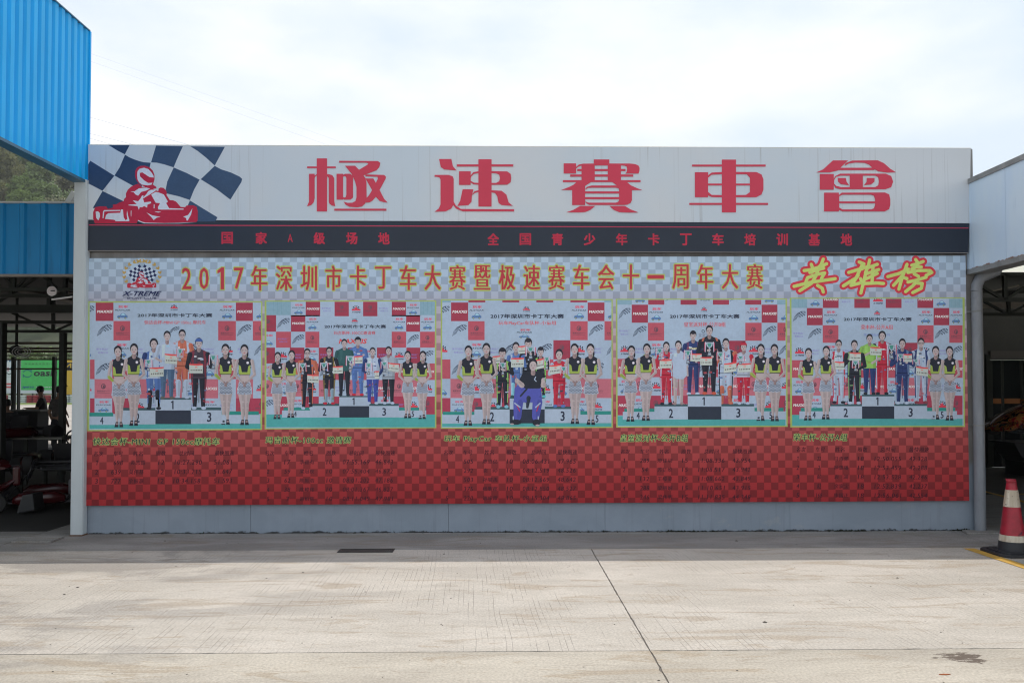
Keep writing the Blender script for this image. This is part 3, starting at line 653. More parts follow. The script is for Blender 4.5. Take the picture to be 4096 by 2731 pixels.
letter([[(1187, 67), (1276, 67), (1288, 120), (1313, 149), (1225, 142), (1200, 125)],
        [(1155, 182), (1255, 182), (1285, 192), (1293, 210), (1293, 375), (1310, 405), (1345, 428), (1730, 430), (1730, 445), (1360, 445), (1310, 425), (1290, 400), (1275, 425), (1235, 445), (1155, 448), (1185, 425), (1198, 395), (1198, 215), (1190, 200), (1170, 195), (1155, 195)],
        B(1316, 106, 1472, 121), B(1567, 106, 1724, 121), B(1472, 69, 1567, 410), B(1332, 156, 1416, 254),
        [(1416, 185), (1435, 163), (1472, 156), (1472, 168), (1440, 174), (1422, 190), (1416, 205)], [(1416, 225), (1440, 238), (1472, 240), (1472, 252), (1435, 250), (1416, 235)],
        [(1567, 155), (1680, 157), (1705, 175), (1709, 205), (1705, 235), (1680, 252), (1567, 253), (1567, 240), (1600, 240), (1622, 228), (1628, 205), (1622, 180), (1600, 170), (1567, 168)],
        [(1358, 286), (1436, 286), (1425, 330), (1422, 375), (1400, 400), (1320, 405), (1340, 370)], [(1430, 318), (1445, 300), (1472, 293), (1472, 305), (1445, 312), (1428, 328)],
        [(1567, 293), (1640, 297), (1675, 325), (1690, 380), (1720, 405), (1640, 400), (1618, 385), (1608, 335), (1592, 313), (1567, 307)]], 1100, 600, 1.809, 'second large red character of the sign')
letter([B(257, 257, 490, 445), [(490, 325), (540, 280), (620, 262), (824, 260), (824, 183), (1115, 183), (1115, 260), (1500, 260), (1600, 270), (1665, 300), (1685, 345), (1680, 400), (1665, 447), (1420, 447), (1445, 410), (1450, 350), (1440, 315), (1400, 297), (1333, 295), (593, 295), (530, 320), (490, 355)],
        B(593, 295, 840, 607), B(1087, 295, 1333, 607), B(512, 362, 593, 400), B(840, 362, 1087, 400), B(1333, 362, 1420, 400), B(380, 465, 593, 505), B(840, 465, 1087, 505), B(1333, 465, 1565, 505), B(243, 572, 593, 607), B(840, 572, 1087, 607), B(1333, 572, 1702, 607),
        [(500, 607), (440, 660), (350, 705), (215, 755), (417, 757), (417, 1038), (659, 1038), (659, 680), (770, 607)],
        [(1170, 607), (1445, 607), (1520, 670), (1640, 725), (1730, 755), (1540, 760), (1540, 950), (1515, 1000), (1460, 1030), (1400, 1037), (740, 1035), (690, 1010), (660, 960), (690, 985), (730, 995), (1230, 995), (1275, 985), (1300, 950), (1300, 760), (1290, 725), (1240, 712), (800, 712), (720, 715), (660, 748), (690, 700), (780, 673), (1262, 672)],
        B(659, 783, 1300, 822), B(659, 890, 1300, 928), [(565, 1057), (848, 1057), (760, 1130), (660, 1170), (560, 1177), (310, 1175), (440, 1130)], [(1120, 1057), (1408, 1057), (1510, 1120), (1660, 1178), (1480, 1180), (1300, 1172), (1200, 1130)]],
       2200, 600, 4.704, 'third large red character of the sign')
letter([B(577, 93, 764, 105), B(852, 93, 1038, 105), B(764, 62, 852, 392), B(560, 333, 764, 345), B(852, 333, 1053, 345), B(595, 141, 677, 297), [(677, 160), (700, 143), (764, 140), (764, 153), (700, 156), (677, 175)], B(677, 212, 764, 223), B(852, 212, 940, 223),
        [(677, 265), (700, 283), (764, 284), (764, 297), (700, 296), (677, 285)], [(852, 139), (980, 140), (1012, 155), (1024, 185), (1024, 250), (1012, 280), (980, 297), (852, 297), (852, 284), (915, 283), (940, 265), (940, 175), (920, 153), (852, 153)]],
       2400, 600, 1.568, 'fourth large red character of the sign')
letter([[(1460, 67), (1555, 67), (1515, 105), (1490, 130), (1440, 142), (1357, 142), (1400, 122)], [(1540, 84), (1580, 68), (1740, 66), (1780, 85), (1820, 120), (1855, 141), (1800, 143), (1745, 135), (1710, 115), (1690, 95), (1660, 82), (1600, 80), (1560, 86), (1535, 100)],
        B(1493, 113, 1720, 127), B(1378, 152, 1465, 250),
        ['ring', [(1465, 185), (1475, 165), (1505, 150), (1790, 150), (1825, 165), (1837, 200), (1825, 235), (1790, 247), (1505, 247), (1475, 238), (1465, 215)], [(1467, 190), (1480, 170), (1510, 162), (1725, 162), (1745, 172), (1749, 198), (1745, 222), (1725, 234), (1510, 234), (1480, 226), (1467, 212)]],
        B(1566, 162, 1647, 234), [(1491, 177), (1540, 177), (1545, 200), (1560, 222), (1510, 215), (1493, 200)], [(1673, 177), (1721, 177), (1720, 200), (1700, 217), (1655, 222), (1672, 200)],
        B(1405, 269, 1497, 386), ['ring', [(1497, 285), (1515, 269), (1785, 268), (1812, 280), (1819, 310), (1819, 345), (1812, 372), (1785, 386), (1520, 386), (1497, 376)], [(1499, 292), (1520, 281), (1700, 281), (1718, 288), (1725, 310), (1725, 345), (1718, 366), (1700, 374), (1520, 374), (1499, 362)]],
        B(1497, 324, 1725, 335)], 2400, 600, 1.568, 'fifth large red character of the sign')
# small characters on the black strip
CR = ink(160, 46, 66)
smalls = [('国', 892, 950, 926, 976), ('家', 1022, 950, 1068, 976), ('A', 1151, 936, 1171, 969), ('级', 1254, 952, 1301, 977), ('场', 1384, 953, 1430, 978), ('地', 1512, 954, 1559, 979)]
for ch, x0, y0, x1, y1 in smalls:
    if ch == 'A': b = (x0, y0, x1, y1)
    else: cx, cy = (x0 + x1) / 2, 952 + (x0 - 892) * 0.003; b = (cx - 23, cy - 24, cx + 23, cy + 24)
    q = Print(YS); q.base(0.001); q.text(ch, *b, CR, 0.028 if ch != 'A' else 0.01); q.build('printed_character', sg)
for i, ch in enumerate('全国青少年卡丁车培训基地'):
    cx = 1973 + i * 128.4; cy = 957 + i * 0.15; q = Print(YS); q.base(0.001); q.text(ch, cx - 23, cy - 24, cx + 23, cy + 24, CR, 0.028); q.build('printed_character', sg)

# ------------------------------------------------------------------ lower banner
ILL = (0.62, 0.605, 0.59)
YB_ = Y0 - 0.045
n = NB('printed_banner_background'); P = n.pos; xyz = n.sep(P)
zt_, zb_ = at(2000, 1028, YB_).z, at(2000, 2012, YB_).z
u = n.math('DIVIDE', n.math('SUBTRACT', zt_, xyz[2]), zt_ - zb_)
cell = 28.75 / FPX * YB_; cz = 29.45 / FPX * YB_
xq = n.math('FLOOR', n.math('DIVIDE', n.math('SUBTRACT', xyz[0], at(348, 1028, YB_).x), cell)); zq = n.math('FLOOR', n.math('DIVIDE', n.math('SUBTRACT', at(340, 1047.6, YB_).z, xyz[2]), cz))
par = n.math('ABSOLUTE', n.math('MODULO', n.math('ADD', xq, zq), 2.0)); par = n.math('GREATER_THAN', par, 0.5)
def ramp(stops):
    r = n.nt.nodes.new('ShaderNodeValToRGB'); n.L(u, r.inputs[0]); e = r.color_ramp.elements
    while len(e) < len(stops): e.new(0.5)
    for k, (p, c) in enumerate(stops): e[k].position = p; e[k].color = (*ink(*c), 1)
    return r.outputs[0]
light = ramp([(0.0, (152, 168, 182)), (0.10, (150, 164, 180)), (0.18, (150, 150, 162)), (0.33, (162, 140, 146)), (0.5, (168, 112, 114)), (0.62, (156, 88, 86)), (0.74, (150, 66, 65)), (0.88, (144, 46, 48)), (1.0, (134, 36, 40))])
dark = ramp([(0.0, (134, 149, 163)), (0.10, (131, 144, 160)), (0.18, (130, 131, 144)), (0.33, (140, 116, 122)), (0.5, (138, 86, 88)), (0.62, (126, 66, 66)), (0.74, (119, 51, 52)), (0.88, (112, 38, 40)), (1.0, (102, 30, 34))])
n.col(n.mix(par, light, dark)); n.p.inputs['Roughness'].default_value = 0.5; n.p.inputs['Specular IOR Level'].default_value = 0.15
BAN = n.m
bn = thing('results_banner', (0.1, YB_, zb_), 'wide banner of race results, grey chequers fading to red, with five podium photos', 'banner')
quad_board(YB_, (340, 1033), (3862, 1023), (3877, 2002), (330, 2022), Y0 - 0.012, 'banner_board', BAN, bn)

# club emblem
em = Print(YB_, 440, 1030, 8.71); em.base(0.0004)
GOLD = ink(160, 132, 72); NVY = ink(38, 45, 78); EW = ink(165, 175, 188)
for side in (-1, 1):
    for k in range(9):
        a = R(112 - k * 26.0) if False else None
        t = k / 8.0; ang = R(80 + t * 152) if side < 0 else R(100 - t * 152)
        cx, cy = 1115 + 640 * math.cos(ang) * (1 if side < 0 else 1) * 0.98, 600 - 480 * math.sin(ang)
        tx, ty = (math.sin(ang) * -1, -math.cos(ang)) if side < 0 else (math.sin(ang), math.cos(ang))
        for s_ in (-1, 1):
            nx, ny = math.cos(ang), -math.sin(ang)
            x1, y1 = cx - tx * 95 + nx * s_ * 62, cy - ty * 95 + ny * s_ * 62
            mx_, my_ = (cx + x1) / 2, (cy + y1) / 2; px_, py_ = -(y1 - cy) * 0.3, (x1 - cx) * 0.3
            em.poly([(cx + tx * 30, cy + ty * 30), (mx_ + px_, my_ + py_), (x1, y1), (mx_ - px_, my_ - py_)], GOLD)
def flag(pr, o, du, dv, nu, nv, c1, c2):
    pr.poly([o, (o[0] + du[0] * nu, o[1] + du[1] * nu), (o[0] + du[0] * nu + dv[0] * nv, o[1] + du[1] * nu + dv[1] * nv), (o[0] + dv[0] * nv, o[1] + dv[1] * nv)], c1)
    for i in range(nu):
        for j in range(nv):
            if (i + j) % 2 == 0:
                x, y = o[0] + du[0] * i + dv[0] * j, o[1] + du[1] * i + dv[1] * j
                pr.poly([(x, y), (x + du[0], y + du[1]), (x + du[0] + dv[0], y + du[1] + dv[1]), (x + dv[0], y + dv[1])], c2)
def emblem_top(pr, KW=EW):
    flag(pr, (1035, 245), (-73, 45), (57, 82), 6, 5, KW, NVY); flag(pr, (1200, 245), (80, 45), (-50, 82), 6, 5, KW, NVY)
    sc0 = (pr.ox, pr.oy, pr.sc)
emblem_top(em)
em2 = Print(YB_, 440 + 600 / 8.71 - 245 / 12.05, 1030 + 500 / 8.71 - 350 / 12.05, 12.05); em2.z = em.z + 0.0004; karter(em2, ink(158, 45, 60), EW, False)
b = len(em.v); em.v += em2.v; em.f += [tuple(b + i for i in f) for f in em2.f]; em.c += em2.c; em.z = em2.z
em.text('X-TREME', 430, 1170, 1720, 1340, NVY, 0.045, 0.55).text('SPORT CLUB', 595, 1385, 1620, 1450, NVY, 0.02)
em.build('club_emblem', bn)

# headline
TR_, TG = ink(158, 52, 62), ink(150, 163, 92)
xs = [757, 823, 885, 955, 1038, 1138, 1236, 1336, 1435, 1536, 1634, 1733, 1832, 1931, 2030, 2128, 2228, 2327, 2427, 2525, 2625, 2725, 2822, 2920, 3020]
for i, ch in enumerate('2017年深圳市卡丁车大赛暨极速赛车会十一周年大赛'):
    cx = [747, 816, 885, 955][i] if i < 4 else 1037 + (i - 4) * 99.1; cy = 1114 - (cx - 740) * 0.0035
    hw, hh = (19, 44) if i < 4 else (33, 51)
    if ch == '1': hw = 20
    if ch == '一': hh = 8
    if ch == '丁': hh = 46
    q = Print(YB_); q.base(0.0006)
    q.text(ch, cx - hw - 4, cy - hh - 4, cx + hw + 4, cy + hh + 4, TG, 0.050 if i > 3 else 0.05)
    q.z += 0.0003; q.text(ch, cx - hw, cy - hh, cx + hw, cy + hh, TR_, 0.017 if i > 3 else 0.014); q.build('headline_character', bn)
CAL = [
 [[(640, 150), (655, 190), (645, 235)], [(765, 95), (745, 150), (700, 205)], [(565, 215), (640, 205), (720, 180), (800, 145)], [(625, 235), (700, 210), (770, 190)], [(600, 290), (585, 330)], [(600, 290), (700, 255), (780, 240), (745, 300)], [(460, 380), (620, 340), (890, 300)], [(715, 195), (690, 270), (640, 350), (520, 425)], [(705, 370), (755, 400), (765, 440)]],
 [[(1140, 125), (1190, 145), (1170, 200)], [(1030, 235), (1180, 190), (1230, 175)], [(1170, 160), (1110, 290), (975, 375)], [(1130, 265), (1060, 365)], [(1055, 370), (1150, 345)], [(1155, 300), (1175, 350)], [(1250, 105), (1235, 170), (1205, 240)], [(1215, 215), (1190, 320), (1158, 450)], [(1235, 185), (1330, 150)], [(1225, 245), (1345, 205)], [(1215, 300), (1330, 245)], [(1195, 350), (1330, 345), (1395, 350)], [(1285, 170), (1275, 345)]],
 [[(1440, 278), (1560, 245), (1655, 200)], [(1640, 150), (1600, 260), (1500, 370)], [(1600, 250), (1555, 410)], [(1600, 285), (1640, 300)], [(1730, 100), (1755, 135)], [(1690, 160), (1750, 145), (1810, 120)], [(1690, 200), (1740, 175), (1790, 178)], [(1650, 235), (1760, 215), (1880, 215), (1900, 235), (1840, 265)], [(1715, 250), (1760, 275)], [(1650, 335), (1720, 320), (1840, 285)], [(1755, 315), (1700, 375), (1625, 435)], [(1740, 345), (1800, 350), (1790, 400), (1700, 445)]]]
for st_, lb in zip(CAL, ('first brush character, yellow-green outlined in red', 'second brush character, yellow-green outlined in red', 'third brush character, yellow-green outlined in red')):
    q = Print(YB_, 3000, 1000, 2.613); q.base(0.0006)
    for s_ in st_: q.stroke(s_, 42, ink(180, 54, 66))
    q.z += 0.0004
    for s_ in st_: q.stroke(s_, 17, ink(170, 182, 100))
    lab(q.build('brush_character', bn), lb)

# ------------------------------------------------------------------ podium photographs printed on the banner
SK, SK2, HR, BK = ink(162, 148, 148), ink(138, 118, 118), ink(42, 42, 50), ink(40, 43, 52)
TW, TG2, CRM = ink(146, 160, 177), ink(44, 135, 125), ink(168, 174, 168)
REDS = [ink(140, 56, 72), ink(162, 76, 88), ink(168, 96, 108), ink(148, 58, 76), ink(160, 84, 96), ink(150, 62, 76), ink(154, 66, 80)]
LIME = ink(138, 154, 76); PBL = ink(84, 112, 152); PUR = ink(120, 110, 170); GY = ink(98, 70, 80); INK = ink(45, 50, 65); FLG = ink(66, 76, 94)
def t_maxxis(p, x, y, w, h, c): p.text('MAXXIS', x + w * .07, y + h * .42, x + w * .93, y + h * .57, ink(205, 205, 215), 0.05, 0.25)
def car(p, x, y, w, h):
    p.poly([(x, y + h * .75), (x + w * .05, y + h * .5), (x + w * .28, y + h * .4), (x + w * .42, y + h * .08), (x + w * .7, y + h * .08), (x + w * .88, y + h * .4), (x + w, y + h * .55), (x + w * .98, y + h * .85), (x + w * .02, y + h * .85)], PBL)
    p.poly([(x + w * .36, y + h * .4), (x + w * .46, y + h * .16), (x + w * .66, y + h * .16), (x + w * .8, y + h * .4)], ink(150, 185, 215))
    for k in (.2, .78): p.ell(x + w * k, y + h * .85, w * .09, h * .16, INK, 8); p.ell(x + w * k, y + h * .85, w * .05, h * .09, ink(170, 180, 120), 6)
def t_play(p, x, y, w, h, c):
    p.text('玩车', x + w * .26, y + h * .16, x + w * .80, y + h * .31, ink(190, 70, 90), 0.035, 0.15)
    p.text('PLAYCAR', x + w * .08, y + h * .38, x + w * .92, y + h * .46, INK, 0.025, 0.4); car(p, x + w * .2, y + h * .56, w * .6, h * .32)
def t_flag(p, x, y, w, h, c):
    for k in range(5): p.stroke([(x + w * (.08 + .05 * k), y + h * (.78 - .03 * k)), (x + w * (.17 + .075 * k), y + h * (.52 - .035 * k)), (x + w * (.38 + .06 * k), y + h * (.31 - .028 * k)), (x + w * (.58 + .06 * k), y + h * (.24 - .01 * k))], w * .011, FLG)
    flag(p, (x + w * .48, y + h * .30), (w * .075, -h * .026), (-w * .012, h * .072), 6, 4, c, FLG)
def t_q(p, x, y, w, h, c):
    p.ring(x + w * .5, y + h * .38, w * .14, h * .14, w * .05, GY, 0, 360, 10).ell(x + w * .52, y + h * .40, w * .06, h * .09, GY, 8)
    p.text('皇室派对', x + w * .14, y + h * .58, x + w * .6, y + h * .67, GY, 0.02).text('Royal Party', x + w * .62, y + h * .59, x + w * .88, y + h * .66, GY, 0.0).rect(x + w * .14, y + h * .71, x + w * .86, y + h * .725, GY)
def t_corp(p, x, y, w, h, c): p.text('荣丰制品厂', x + w * .10, y + h * .40, x + w * .85, y + h * .51, PUR, 0.01).text('有限公司', x + w * .2, y + h * .58, x + w * .75, y + h * .69, PUR, 0.01)
def t_xt(p, x, y, w, h, c):
    flag(p, (x + w * .45, y + h * .27), (-w * .06, h * .025), (w * .04, h * .09), 4, 3, c, INK); flag(p, (x + w * .55, y + h * .27), (w * .06, h * .025), (-w * .04, h * .09), 4, 3, c, INK)
    p.poly([(x + w * .2, y + h * .62), (x + w * .2, y + h * .53), (x + w * .4, y + h * .5), (x + w * .44, y + h * .36), (x + w * .54, y + h * .34), (x + w * .58, y + h * .46), (x + w * .68, y + h * .52), (x + w * .82, y + h * .52), (x + w * .82, y + h * .62)], ink(185, 60, 75))
    p.ell(x + w * .49, y + h * .38, w * .04, h * .04, c, 6); p.text('X-TREME', x + w * .2, y + h * .68, x + w * .8, y + h * .77, INK, 0.03, 0.4)
TF = {'M': t_maxxis, 'P': t_play, 'F': t_flag, 'Q': t_q, 'C': t_corp, 'W': t_corp, 'X': t_xt, 'S': t_q}
def tiles(p, xs, ys, rows, red0=0):
    for j, row in enumerate(rows):
        for i, ch in enumerate(row):
            if ch == '.': continue
            red = ch in 'MQSc' or (ch == 'C' and (i + j + red0) % 2 == 0) or ch == 'r'
            if ch == 'x': red = True
            c = REDS[(j) % 7] if red else TW
            x0, x1, y0, y1 = xs[i], xs[i + 1], ys[j], ys[j + 1]
            p.base(0.0006); p.rect(x0, y0, x1, y1, c); p.z += 0.0002
            if ch in TF:
                x_, w_ = x0, x1 - x0
                if i == 0 and w_ < 130: x_, w_ = x1 - 185, 185
                if i == len(row) - 1 and w_ < 130: w_ = 185
                yy, hh = (y0, y1 - y0) if y1 - y0 > 150 else (y1 - 190, 190)
                old = p.clip; p.clip = (x0, y0, x1, y1); TF[ch](p, x_, yy, w_, hh, c); p.clip = old
def podium(p, blocks, floor, fx):
    p.base(0.0016)
    for (x0, y0, x1, y1, c) in floor: p.rect(x0, y0, x1, y1, c)
    p.base(0.0022)
    for b in blocks:
        if not isinstance(b[0], str): p.rect(*b)
        else: p.z += 0.0001; p.text(b[0], *b[1:5], INK, 0.02)
def head(p, cx, top, u, hair='short', skin=SK, cap=None, glasses=False, face=True):
    rx, ry = .36 * u, .5 * u; cy = top + .5 * u
    p.limb(cx, cy + .3 * u, .17 * u, cx, cy + .75 * u, .2 * u, SK2)
    if hair == 'long':
        p.ell(cx, cy - .06 * u, rx * 1.06, ry * .98, HR, 14); p.ell(cx + .30 * u, cy + .42 * u, .09 * u, .28 * u, HR, 8)
    elif hair == 'bob': p.ell(cx, cy - .02 * u, rx * 1.22, ry * 1.08, HR, 14)
    else: p.ell(cx, cy - .08 * u, rx * 1.06, ry * .96, HR, 14)
    p.ell(cx, cy + .1 * u, rx * .88, ry * .84, skin, 14)
    if hair == 'fringe': p.ell(cx, cy - .28 * u, rx * .92, ry * .38, HR, 10)
    elif hair == 'long': p.poly([(cx - rx * .85, cy - .02 * u), (cx - rx * .5, cy - .33 * u), (cx + rx * .1, cy - .36 * u), (cx + rx * .9, cy - .02 * u), (cx + rx * .7, cy - .42 * u), (cx - rx * .6, cy - .44 * u)], HR)
    if cap: p.ell(cx, cy - .22 * u, rx * 1.05, ry * .55, cap, 12, 180, 360); p.rect(cx - rx * 1.1, cy - .24 * u, cx + rx * 1.1, cy - .15 * u, cap)
    if face:
        for s in (-1, 1):
            p.ell(cx + s * .15 * u, cy + .06 * u, .065 * u, .03 * u, HR, 6); p.rect(cx + s * .15 * u - .08 * u, cy - .04 * u, cx + s * .15 * u + .08 * u, cy - .015 * u, SK2)
        p.poly([(cx - .03 * u, cy + .2 * u), (cx + .04 * u, cy + .2 * u), (cx, cy + .1 * u)], SK2)
        p.ell(cx, cy + .31 * u, .1 * u, .035 * u, ink(160, 70, 80) if hair == 'long' else ink(135, 80, 82), 6)
    if glasses:
        for s in (-1, 1): p.ring(cx + s * .16 * u, cy + .07 * u, .13 * u, .11 * u, .03 * u, BK, 0, 360, 8)
def girl(p, cx, top, foot, lean=0, k=0):
    p.base(0.0028 + 0.0012 * (k % 2)); H = foot - top; u = H / 7.75
    Y = lambda a: top + a * u
    b = cx + lean
    for s in (-1, 1):      # legs
        p.limb(b + s * .32 * u, Y(4.5), .36 * u, b + s * .2 * u, Y(5.75), .22 * u, SK); p.limb(b + s * .2 * u, Y(5.65), .22 * u, b + s * .2 * u, Y(6.3), .19 * u, SK); p.limb(b + s * .2 * u, Y(6.2), .19 * u, b + s * .18 * u, Y(7.35), .1 * u, SK)
        p.poly([(b + s * .18 * u - .12 * u, Y(7.25)), (b + s * .18 * u + .12 * u, Y(7.25)), (b + s * .24 * u + .18 * u, Y(7.75)), (b + s * .24 * u - .2 * u, Y(7.75))], BK)
        p.rect(b + s * .2 * u - .1 * u, Y(7.36), b + s * .2 * u + .1 * u, Y(7.52), SK2)
    p.limb(b + .03 * u, Y(4.75), .02 * u, b, Y(6.9), .025 * u, SK2)
    p.poly([(b - .5 * u, Y(2.7)), (b + .5 * u, Y(2.7)), (b + .44 * u, Y(3.2)), (b + .62 * u, Y(4.0)), (b - .62 * u, Y(4.0)), (b - .44 * u, Y(3.2))], SK)
    W_, D_ = ink(152, 160, 174), ink(50, 56, 74)
    p.poly([(b - .56 * u, Y(3.62)), (b + .56 * u, Y(3.62)), (b + .74 * u, Y(4.75)), (b + .06 * u, Y(4.85)), (b, Y(4.6)), (b - .06 * u, Y(4.85)), (b - .74 * u, Y(4.75))], W_)
    for j in range(9):
        y = Y(3.68 + j * .125); hw = (.55 + .02 * j) * u
        for i in range(-4, 5):
            x = b + (i + (.5 if j % 2 else 0)) * .135 * u
            if abs(x - b) < hw - .05 * u: p.rect(x - .036 * u, y, x + .036 * u, y + .07 * u, D_)
    p.poly([(b - .55 * u, Y(1.35)), (b - .2 * u, Y(1.15)), (b + .2 * u, Y(1.15)), (b + .62 * u, Y(1.4)), (b + .7 * u, Y(1.7)), (b + .5 * u, Y(2.1)), (b + .55 * u, Y(2.75)), (b + .1 * u, Y(2.85)), (b - .55 * u, Y(2.75)), (b - .5 * u, Y(2.1)), (b - .7 * u, Y(1.7))], BK)
    for s in (-1, 1): p.poly([(b + s * .55 * u, Y(1.95)), (b + s * .36 * u, Y(2.1)), (b + s * .25 * u, Y(2.78)), (b + s * .57 * u, Y(2.74))], LIME)
    p.poly([(b - .56 * u, Y(2.66)), (b + .56 * u, Y(2.66)), (b + .52 * u, Y(2.88)), (b, Y(2.92)), (b - .52 * u, Y(2.88))], LIME); p.rect(b - .54 * u, Y(2.86), b + .54 * u, Y(2.92), BK)
    p.poly([(b - .14 * u, Y(1.05)), (b + .14 * u, Y(1.05)), (b, Y(1.45))], SK); p.stroke([(b - .2 * u, Y(1.1)), (b, Y(1.24)), (b + .2 * u, Y(1.1))], .035 * u, LIME)
    p.ell(b + .3 * u, Y(1.75), .13 * u, .13 * u, ink(190, 185, 195), 8)
    for s in (-1, 1):
        p.limb(b + s * .72 * u, Y(1.55), .16 * u, b + s * .98 * u, Y(2.9), .13 * u, SK); p.limb(b + s * .98 * u, Y(2.85), .13 * u, b + s * .14 * u, Y(3.7), .09 * u, SK)
        p.limb(b + s * .14 * u, Y(3.65), .09 * u, b - s * .06 * u, Y(4.0), .09 * u, SK2)
    p.limb(b - .94 * u, Y(2.98), .15 * u, b - .6 * u, Y(3.3), .13 * u, LIME) if k % 2 == 0 else None
    head(p, cx, top, u, 'long')
def trophy(p, x0, y0, x1, y1):
    w, h, cx = x1 - x0, y1 - y0, (x0 + x1) / 2; S = ink(148, 160, 172)
    p.poly([(cx - w * .36, y0), (cx + w * .36, y0), (cx + w * .26, y0 + h * .3), (cx, y0 + h * .46), (cx - w * .26, y0 + h * .3)], S); p.poly([(cx - w * .22, y0 + h * .08), (cx + w * .2, y0 + h * .08), (cx + w * .1, y0 + h * .34), (cx - w * .1, y0 + h * .34)], ink(70, 130, 120))
    p.rect(cx - w * .06, y0 + h * .44, cx + w * .06, y0 + h * .72, S); p.ell(cx, y0 + h * .56, w * .16, h * .06, SK, 8); p.poly([(cx - w * .12, y0 + h * .7), (cx + w * .12, y0 + h * .7), (cx + w * .22, y0 + h), (cx - w * .22, y0 + h)], ink(95, 98, 108)); p.rect(cx - w * .12, y0 + h * .8, cx + w * .12, y0 + h * .92, S)
    for s in (-1, 1): p.limb(cx + s * w * .4, y0, w * .04, cx + s * w * .42, y0 + h * .7, w * .03, ink(190, 175, 190)); p.limb(cx + s * w * .46, y0 + h * .05, w * .03, cx + s * w * .5, y0 + h * .66, w * .025, ink(170, 70, 95))
def cert(p, x0, y0, x1, y1, tilt=0):
    w, h = x1 - x0, y1 - y0; q = lambda a, b: (x0 + a * w - b * tilt * .3, y0 + b * h - (a - .5) * tilt * 2)
    p.poly([q(0, 0), q(1, 0), q(1, 1), q(0, 1)], CRM); p.poly([q(0, 0), q(1, 0), q(1, .14), q(.5, .2), q(0, .12)], ink(195, 75, 75)); p.poly([q(.42, .32), q(.6, .32), q(.6, .42), q(.42, .42)], ink(200, 110, 100))
    for a in (.1, .24, .38, .5, .62, .74, .86): p.poly([q(a, .6), q(a + .08, .6), q(a + .08, .74), q(a, .74)], ink(95, 92, 88))
